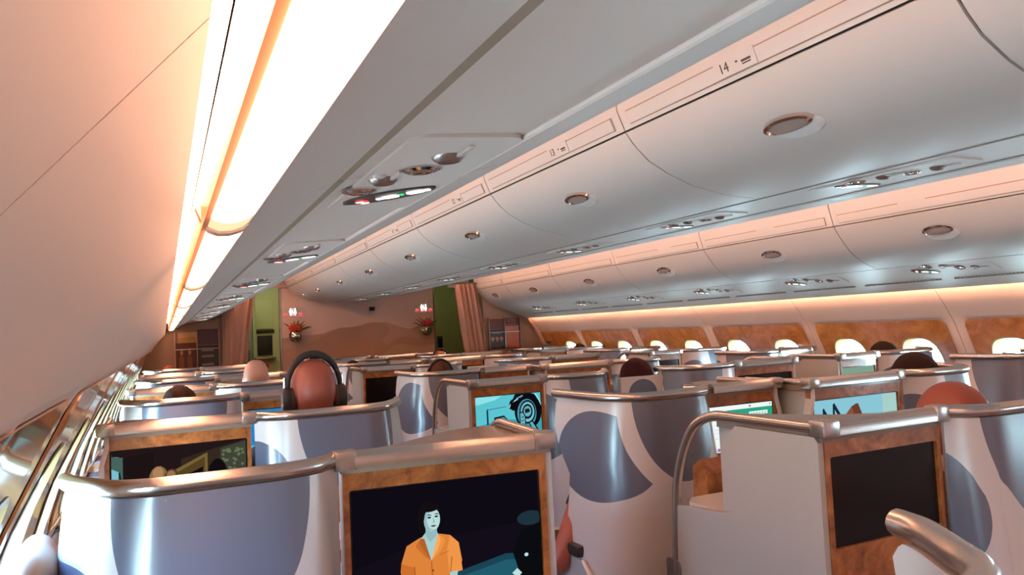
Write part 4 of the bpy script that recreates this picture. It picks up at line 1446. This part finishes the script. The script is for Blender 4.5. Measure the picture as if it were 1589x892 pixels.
for k, y in enumerate(RY):
    n = names[k]
    if k % 2 == 0:
        suite('%s suite from the rear along the right windows, console beside the right aisle' % n, 2.09, y, .59, .36, -1, .13, False, {2: 'teal'}.get(k), .26, True, group=GR)
    else:
        suite('%s suite from the rear along the right windows, curved shell beside the right aisle' % n, 2.225, y, .345, .42, 1, .30, True, None, .30, False, group=GR)

# ------------------------------------------------------------------ people
def head_bm(bm, c, s, hairless=True):
    """head facing +y; c = centre, s = scale (1 = 0.155 wide, .195 long, .235 high)"""
    def fn(p):
        x, y, z = p
        w = 1.0
        if z < 0: w = 1 - .30 * min(1, -z) ** 1.4
        q = Vector((math.copysign(abs(x) ** .80, x) * w, y, math.copysign(abs(z) ** .88, z)))
        if z < -.1 and y < 0: q.y *= 1 - .28 * min(1, -z)
        if z < -.2 and y > 0: q.y *= 1.0 - .06 * -z
        if z > .2 and y > 0: q.y *= 1 - .10 * z
        # eye sockets
        if y > .4 and abs(abs(x) - .38) < .25 and abs(z + .02) < .16: q.y -= .10
        if y > .5 and abs(x) < .22 and -.45 < z < .05: q.y += .06
        return q
    ellipsoid(c, (.080 * s, .099 * s, .120 * s), bm, 26, 20, fn)
    # nose, lips, brow, ears, neck
    cx_, cy_, cz_ = c
    ellipsoid((cx_, cy_ + .098 * s, cz_ - .022 * s), (.013 * s, .018 * s, .024 * s), bm, 10, 8)
    ellipsoid((cx_, cy_ + .105 * s, cz_ - .036 * s), (.017 * s, .014 * s, .011 * s), bm, 10, 6)
    ellipsoid((cx_, cy_ + .085 * s, cz_ - .064 * s), (.026 * s, .012 * s, .009 * s), bm, 10, 6)
    ellipsoid((cx_, cy_ + .080 * s, cz_ - .098 * s), (.030 * s, .018 * s, .018 * s), bm, 10, 6)
    for sx_ in (-1, 1):
        ellipsoid((cx_ + sx_ * .080 * s, cy_ - .004 * s, cz_ - .020 * s), (.010 * s, .021 * s, .034 * s), bm, 10, 8)

PERSONMESH = {}
def body_mesh(kind):
    if kind in PERSONMESH: return PERSONMESH[kind]
    bm = bmesh.new()
    sk = bm.verts.layers.skin.verify()
    def v(p, r):
        q = bm.verts.new(p); q[sk].radius = (r[0], r[1]) if isinstance(r, tuple) else (r, r); return q
    # head centre at z = 0; local frame: seat surface about z=-.68
    pel = v((0, .20, -.64), (.155, .115)); bel = v((0, .155, -.48), (.145, .110)); che = v((0, .085, -.30), (.165, .115)); sho = v((0, .03, -.185), (.13, .075)); nek = v((0, .01, -.12), .058); nk2 = v((0, .012, -.05), .056)
    bm.edges.new((pel, bel)); bm.edges.new((bel, che)); bm.edges.new((che, sho)); bm.edges.new((sho, nek)); bm.edges.new((nek, nk2))
    hands = []
    for s in (-1, 1):
        sh = v((s * .19, .03, -.215), .060)
        if kind == 'elbow_out' and s < 0:
            el = v((-.365, -.015, -.50), .048); wr = v((-.33, .21, -.545), .031); ha = v((-.31, .30, -.55), (.040, .018))
        else:
            el = v((s * .245, .10, -.46), .047); wr = v((s * .135, .315, -.50), .032); ha = v((s * .085, .395, -.515), (.040, .020))
        bm.edges.new((sho, sh)); bm.edges.new((sh, el)); bm.edges.new((el, wr)); bm.edges.new((wr, ha))
        hands.append((Vector(wr.co), Vector(ha.co), s))
        hp = v((s * .085, .26, -.64), .085); kn = v((s * .115, .64, -.60), .063); an = v((s * .11, .70, -1.02), .042); to = v((s * .12, .84, -1.08), (.045, .03))
        bm.edges.new((pel, hp)); bm.edges.new((hp, kn)); bm.edges.new((kn, an)); bm.edges.new((an, to))
        for q in range(4):
            d = (ha.co - wr.co).normalized(); sd = Vector((d.y, -d.x, 0)).normalized()
            b0 = ha.co + sd * (.024 - .016 * q)
            f0 = v(b0, .010); f1 = v(b0 + d * (.035 - .004 * abs(q - 1.3)) + Vector((0, 0, -.006)), .009); f2 = v(b0 + d * (.058 - .006 * abs(q - 1.3)) + Vector((0, 0, -.026)), .0075)
            bm.edges.new((ha, f0)); bm.edges.new((f0, f1)); bm.edges.new((f1, f2))
        d = (ha.co - wr.co).normalized(); sd = Vector((d.y, -d.x, 0)).normalized() * -s
        t0 = v(wr.co + d * .035 + sd * .030, .011); t1 = v(wr.co + d * .068 + sd * .045, .009)
        bm.edges.new((wr, t0)); bm.edges.new((t0, t1))
    for q in bm.verts: q[sk].use_root = (q == pel)
    me = bpy.data.meshes.new('b'); bm.to_mesh(me); bm.free()
    o = bpy.data.objects.new('b', me); COL.objects.link(o)
    o.modifiers.new('skin', 'SKIN').branch_smoothing = .5
    sd = o.modifiers.new('sub', 'SUBSURF'); sd.levels = 1; sd.render_levels = 1
    dg = bpy.context.evaluated_depsgraph_get()
    body = bpy.data.meshes.new_from_object(o.evaluated_get(dg))
    bpy.data.objects.remove(o)
    # clothing = body faces of torso / arms / legs pushed out a little
    cl = bmesh.new(); cl.from_mesh(body)
    cl.normal_update()
    dele = []
    for f in cl.faces:
        c = f.calc_center_median()
        top = c.z > -.145 and abs(c.x) < .12
        hand = (c.y > .12 and c.z < -.36 and c.z > -.57 and c.y - .1 > abs(0)) and abs(c.x) < .36 and c.y > .20 and c.z > -.575 and (abs(c.x) > .05) and c.z < -.44 and c.y > .23
        sleeve = False
        if kind == 'elbow_out' and c.x < -.255: sleeve = True
        shoe = False
        if top or hand or sleeve: dele.append(f)
    bmesh.ops.delete(cl, geom=dele, context='FACES')
    for q in cl.verts: q.co += q.normal * .009
    clm = bpy.data.meshes.new('clothing'); cl.to_mesh(clm); cl.free()
    for p in clm.polygons:
        p.use_smooth = True
        c = p.center
        p.material_index = 1 if c.z < -.58 or (c.z < -.56 and c.y > .3) else 0
    # unite body and head in one surface
    bm = bmesh.new(); bm.from_mesh(body)
    head_bm(bm, (0, .015, 0), 1.0)
    me = bpy.data.meshes.new('u'); bm.to_mesh(me); bm.free()
    o = bpy.data.objects.new('u', me); COL.objects.link(o)
    rm = o.modifiers.new('r', 'REMESH'); rm.mode = 'VOXEL'; rm.voxel_size = .0075; rm.use_smooth_shade = True
    sm = o.modifiers.new('s', 'SMOOTH'); sm.factor = .5; sm.iterations = 3
    dg = bpy.context.evaluated_depsgraph_get()
    full = bpy.data.meshes.new_from_object(o.evaluated_get(dg))
    bpy.data.objects.remove(o)
    for p in full.polygons: p.use_smooth = True
    PERSONMESH[kind] = (full, clm)
    return PERSONMESH[kind]

def hair_mesh(style):
    key = 'hair_' + style
    if key in PERSONMESH: return PERSONMESH[key]
    bm = bmesh.new()
    rnd = random.Random(len(style))
    def fn(p):
        x, y, z = p
        k = 1 + .025 * math.sin(9 * x + 4 * y) * math.sin(7 * z + 3) + rnd.uniform(-.008, .008)
        q = Vector((x * k, y * k, z * k))
        if z < 0: q.x *= 1 - .20 * min(1, -z); 
        if style == 'long' and z < -.3: q.z *= 1.5; q.y -= .1
        return q
    ellipsoid((0, .003, .012), (.090, .110, .122), bm, 32, 22, fn)
    kill = []
    for f in bm.faces:
        c = f.calc_center_median()
        face = c.y > .035 and c.z < .045 + (c.y - .06) * .2
        neck = c.z < (-.085 if style != 'long' else -.19)
        ear = abs(c.x) > .06 and -.01 < c.y and c.z < .0
        if face or neck or ear: kill.append(f)
    bmesh.ops.delete(bm, geom=kill, context='FACES')
    r = bmesh.ops.extrude_face_region(bm, geom=bm.faces[:])
    for q in r['geom']:
        if isinstance(q, bmesh.types.BMVert): q.co *= .93
    bmesh.ops.recalc_face_normals(bm, faces=bm.faces)
    if style == 'bun':
        ellipsoid((0, -.085, .085), (.045, .045, .038), bm, 14, 10)
    me = bpy.data.meshes.new('hair'); bm.to_mesh(me); bm.free()
    for p in me.polygons: p.use_smooth = True
    PERSONMESH[key] = me
    return me

def headphones(t, s=1.0):
    pts = [(.094 * math.cos(a), .0, .018 + .122 * math.sin(a)) for a in [math.radians(-8 + 196 * k / 26) for k in range(27)]]
    pts = [(x, .0, z) for x, y, z in pts]
    h = new_obj('headphones', None, t) if False else None
    bm = tube(pts, [.007 + .006 * math.sin(math.pi * k / 26) for k in range(27)], n=10)
    o = bm_obj('headband', bm, BLACKM, t)
    for sx_ in (-1, 1):
        bm = lathe([(.004, -.020), (.030, -.020), (.038, -.012), (.040, .0), (.038, .008), (.032, .012), (.004, .012)], 20)
        for q in bm.verts: q.co = Vector((q.co.z * sx_ * -1, q.co.y, q.co.x * 1.22))
        for q in bm.verts: q.co += Vector((sx_ * .094, .0, -.022))
        e_ = bm_obj('ear_cup', bm, BLACKM, t)
        bm = lathe([(.022, -.010), (.036, -.008), (.038, .0), (.034, .009), (.020, .010)], 18)
        for q in bm.verts: q.co = Vector((q.co.z * sx_ * -1 + sx_ * .078, q.co.y, q.co.x * 1.2 - .022))
        bm_obj('ear_cushion', bm, DBROWN, e_)
        bm_obj('yoke_slider', tube([(sx_ * .104, 0, .02), (sx_ * .103, 0, .06)], .004, n=8), SILVER, e_)
        if sx_ < 0:
            bm = bmesh.new(); ellipsoid((-.112, -.02, -.036), (.004, .005, .004), bm, 8, 6)
            bm_obj('indicator_light', bm, LEDRED, e_)
DBROWN = mat('cushion_brown', (.05, .02, .015, 1), .6)

def person(label, x, y, ztop, hair=None, hm=None, skin=None, phones=False, kind='plain', shirt=0, s=1.0, band=False):
    full, clm = body_mesh(kind)
    top = .120 * s if not hair else .134 * s
    t = empty('person', (x, y, ztop - top))
    t.scale = (s, s, s)
    b = new_obj('body', full.copy(), t)
    b.data.materials.clear(); b.data.materials.append(skin or SKIN)
    c = new_obj('clothing', clm.copy(), t)
    c.data.materials.clear(); c.data.materials.append(SHIRTS[shirt % 3]); c.data.materials.append(TROUSER)
    for sx_ in (-1, 1):
        bm = bmesh.new(); ellipsoid((sx_ * .030, .100, .0), (.012, .010, .009), bm, 10, 8)
        e_ = bm_obj('eye', bm, EYEW, t)
        bm = bmesh.new(); ellipsoid((sx_ * .030, .1075, .0), (.0055, .0035, .0055), bm, 8, 6)
        bm_obj('iris', bm, HAIRD, e_)
    if hair:
        h = new_obj('hair', hair_mesh(hair).copy(), t)
        h.data.materials.clear(); h.data.materials.append(hm or HAIRD)
    if phones: headphones(t)
    if band:
        bm = tube([(.098 * math.cos(a), -.01, .014 + .128 * math.sin(a)) for a in [math.radians(-5 + 190 * k / 20) for k in range(21)]], .009, n=8)
        bm_obj('hair_band', bm, BLACKM, t)
    tag(t, label, 'person', 'seated passengers')
    return t

person('bald person seen from behind wearing black over-ear headphones, beyond the period drama screen', -1.705, 3.12, 1.310, None, None, SKIN, True, s=1.13)
person('bald person seen from behind near the left galley doorway', -1.685, 5.42, 1.262, None, None, SKINP, s=1.05)
person('dark-haired person with only the hair showing above the third left suite', -2.19, 4.36, 1.180, 'short', HAIRD, SKINB, s=1.05)
person('person with reddish hair barely showing above the last left suite', -2.21, 9.05, 1.165, 'short', HAIRR, SKINP)
person('person in black with cap of dark hair in the far centre before the dune mural', -.50, 9.62, 1.225, 'short', HAIRD, SKIN)
person('person whose dark hair barely shows in the sixth centre row, left seat', -.54, 7.48, 1.150, 'short', HAIRD, SKIN)
person('person with reddish head and black headband in front of the green wall', .74, 8.46, 1.172, None, None, SKIN, band=True)
person('dark-haired person in the fourth centre row beside the left aisle', -.50, 4.98, 1.192, 'short', HAIRB, SKIN, band=True)
person('brown-haired person in the sixth centre row near the right aisle', 1.10, 7.32, 1.150, 'short', HAIRB, SKINP)
person('dark-haired person by the far right windows, seventh suite from the rear', 2.36, 7.92, 1.170, 'short', HAIRD, SKINB)
person('person with dark maroon hair in the middle of the third centre row', .32, 3.76, 1.185, 'short', mat('hair_maroon', (.03, .006, .008, 1), .75, spec=.15, noise=(90, .5), bump=.5), SKIN, s=1.08)
person('dark-haired person beside the right windows behind the teal screen suite', 2.41, 3.70, 1.180, 'short', HAIRD, SKINB)
person('black-haired person above the shell beyond the rooftop screen', 1.06, 2.46, 1.192, 'short', HAIRD, SKINB, s=1.10)
person('bald rosy-headed person above the suite with the blank black screen', -.06, 1.50, 1.172, None, None, SKIN, s=1.12)
person('person with bare elbow leaning into the left aisle beside the tall blue shell', -.50, 2.66, 1.08, 'short', HAIRD, SKIN, kind='elbow_out', shirt=1)

# pillow tucked between the front suite and the left wall
bm = bmesh.new()
def pf_(p):
    return Vector((p.x * (1 + .06 * math.sin(5 * p.z + 3 * p.y)), math.copysign(abs(p.y) ** .7, p.y), math.copysign(abs(p.z) ** .7, p.z) * (1 + .05 * math.sin(6 * p.y))))
ellipsoid((0, 0, 0), (.048, .12, .10), bm, 28, 18, pf_)
o = bm_obj('pillow', bm, PILLOWM, loc=(-2.515, 1.88, .90))
tag(o, 'rumpled cream pillow between the front suite and the left window ledge', 'pillow')

# seat-side lamp / armrest piece of the aisle seat with grey strap
t = empty('aisle_armrest', (-.80, 2.70, 0))
bm_obj('arm_pad', box(-.035, .035, -.16, .12, .50, .545, bev=.015), BLACKM, t)
bm_obj('arm_panel', prism_axis([(-.30, .05), (-.30, .30), (-.26, .42), (-.18, .495), (.16, .495), (.16, .05)], -.022, .022, 'x'), CREAM, t, smooth=0)
bm_obj('panel_edge', tube(catmull([(-.024, -.30, .06), (-.024, -.30, .30), (-.024, -.26, .42), (-.024, -.18, .497)], 5), .008, n=8), WHITEP, t)
tag(t, 'low cream armrest panel with dark pad beside the left aisle under the bare elbow', 'armrest')

# daylight portals at the windows (guide sampling only)
for side, ys in ((1, ysr), (-1, ysl)):
    for a, b in zip(ys, ys[1:]):
        for yc in (a + .33, a + .94):
            l = bpy.data.lights.new('window_portal', 'AREA')
            l.shape = 'RECTANGLE'; l.size = .34; l.size_y = .40
            l.cycles.is_portal = True
            o = bpy.data.objects.new('window_portal', l)
            COL.objects.link(o)
            x = wx(1.0) + .12
            n = Vector((-1, 0, 0))
            if side < 0: x = .17 - x; n = Vector((1, 0, 0))
            o.location = (x, yc, 1.005)
            o.rotation_euler = n.to_track_quat('-Z', 'Y').to_euler()
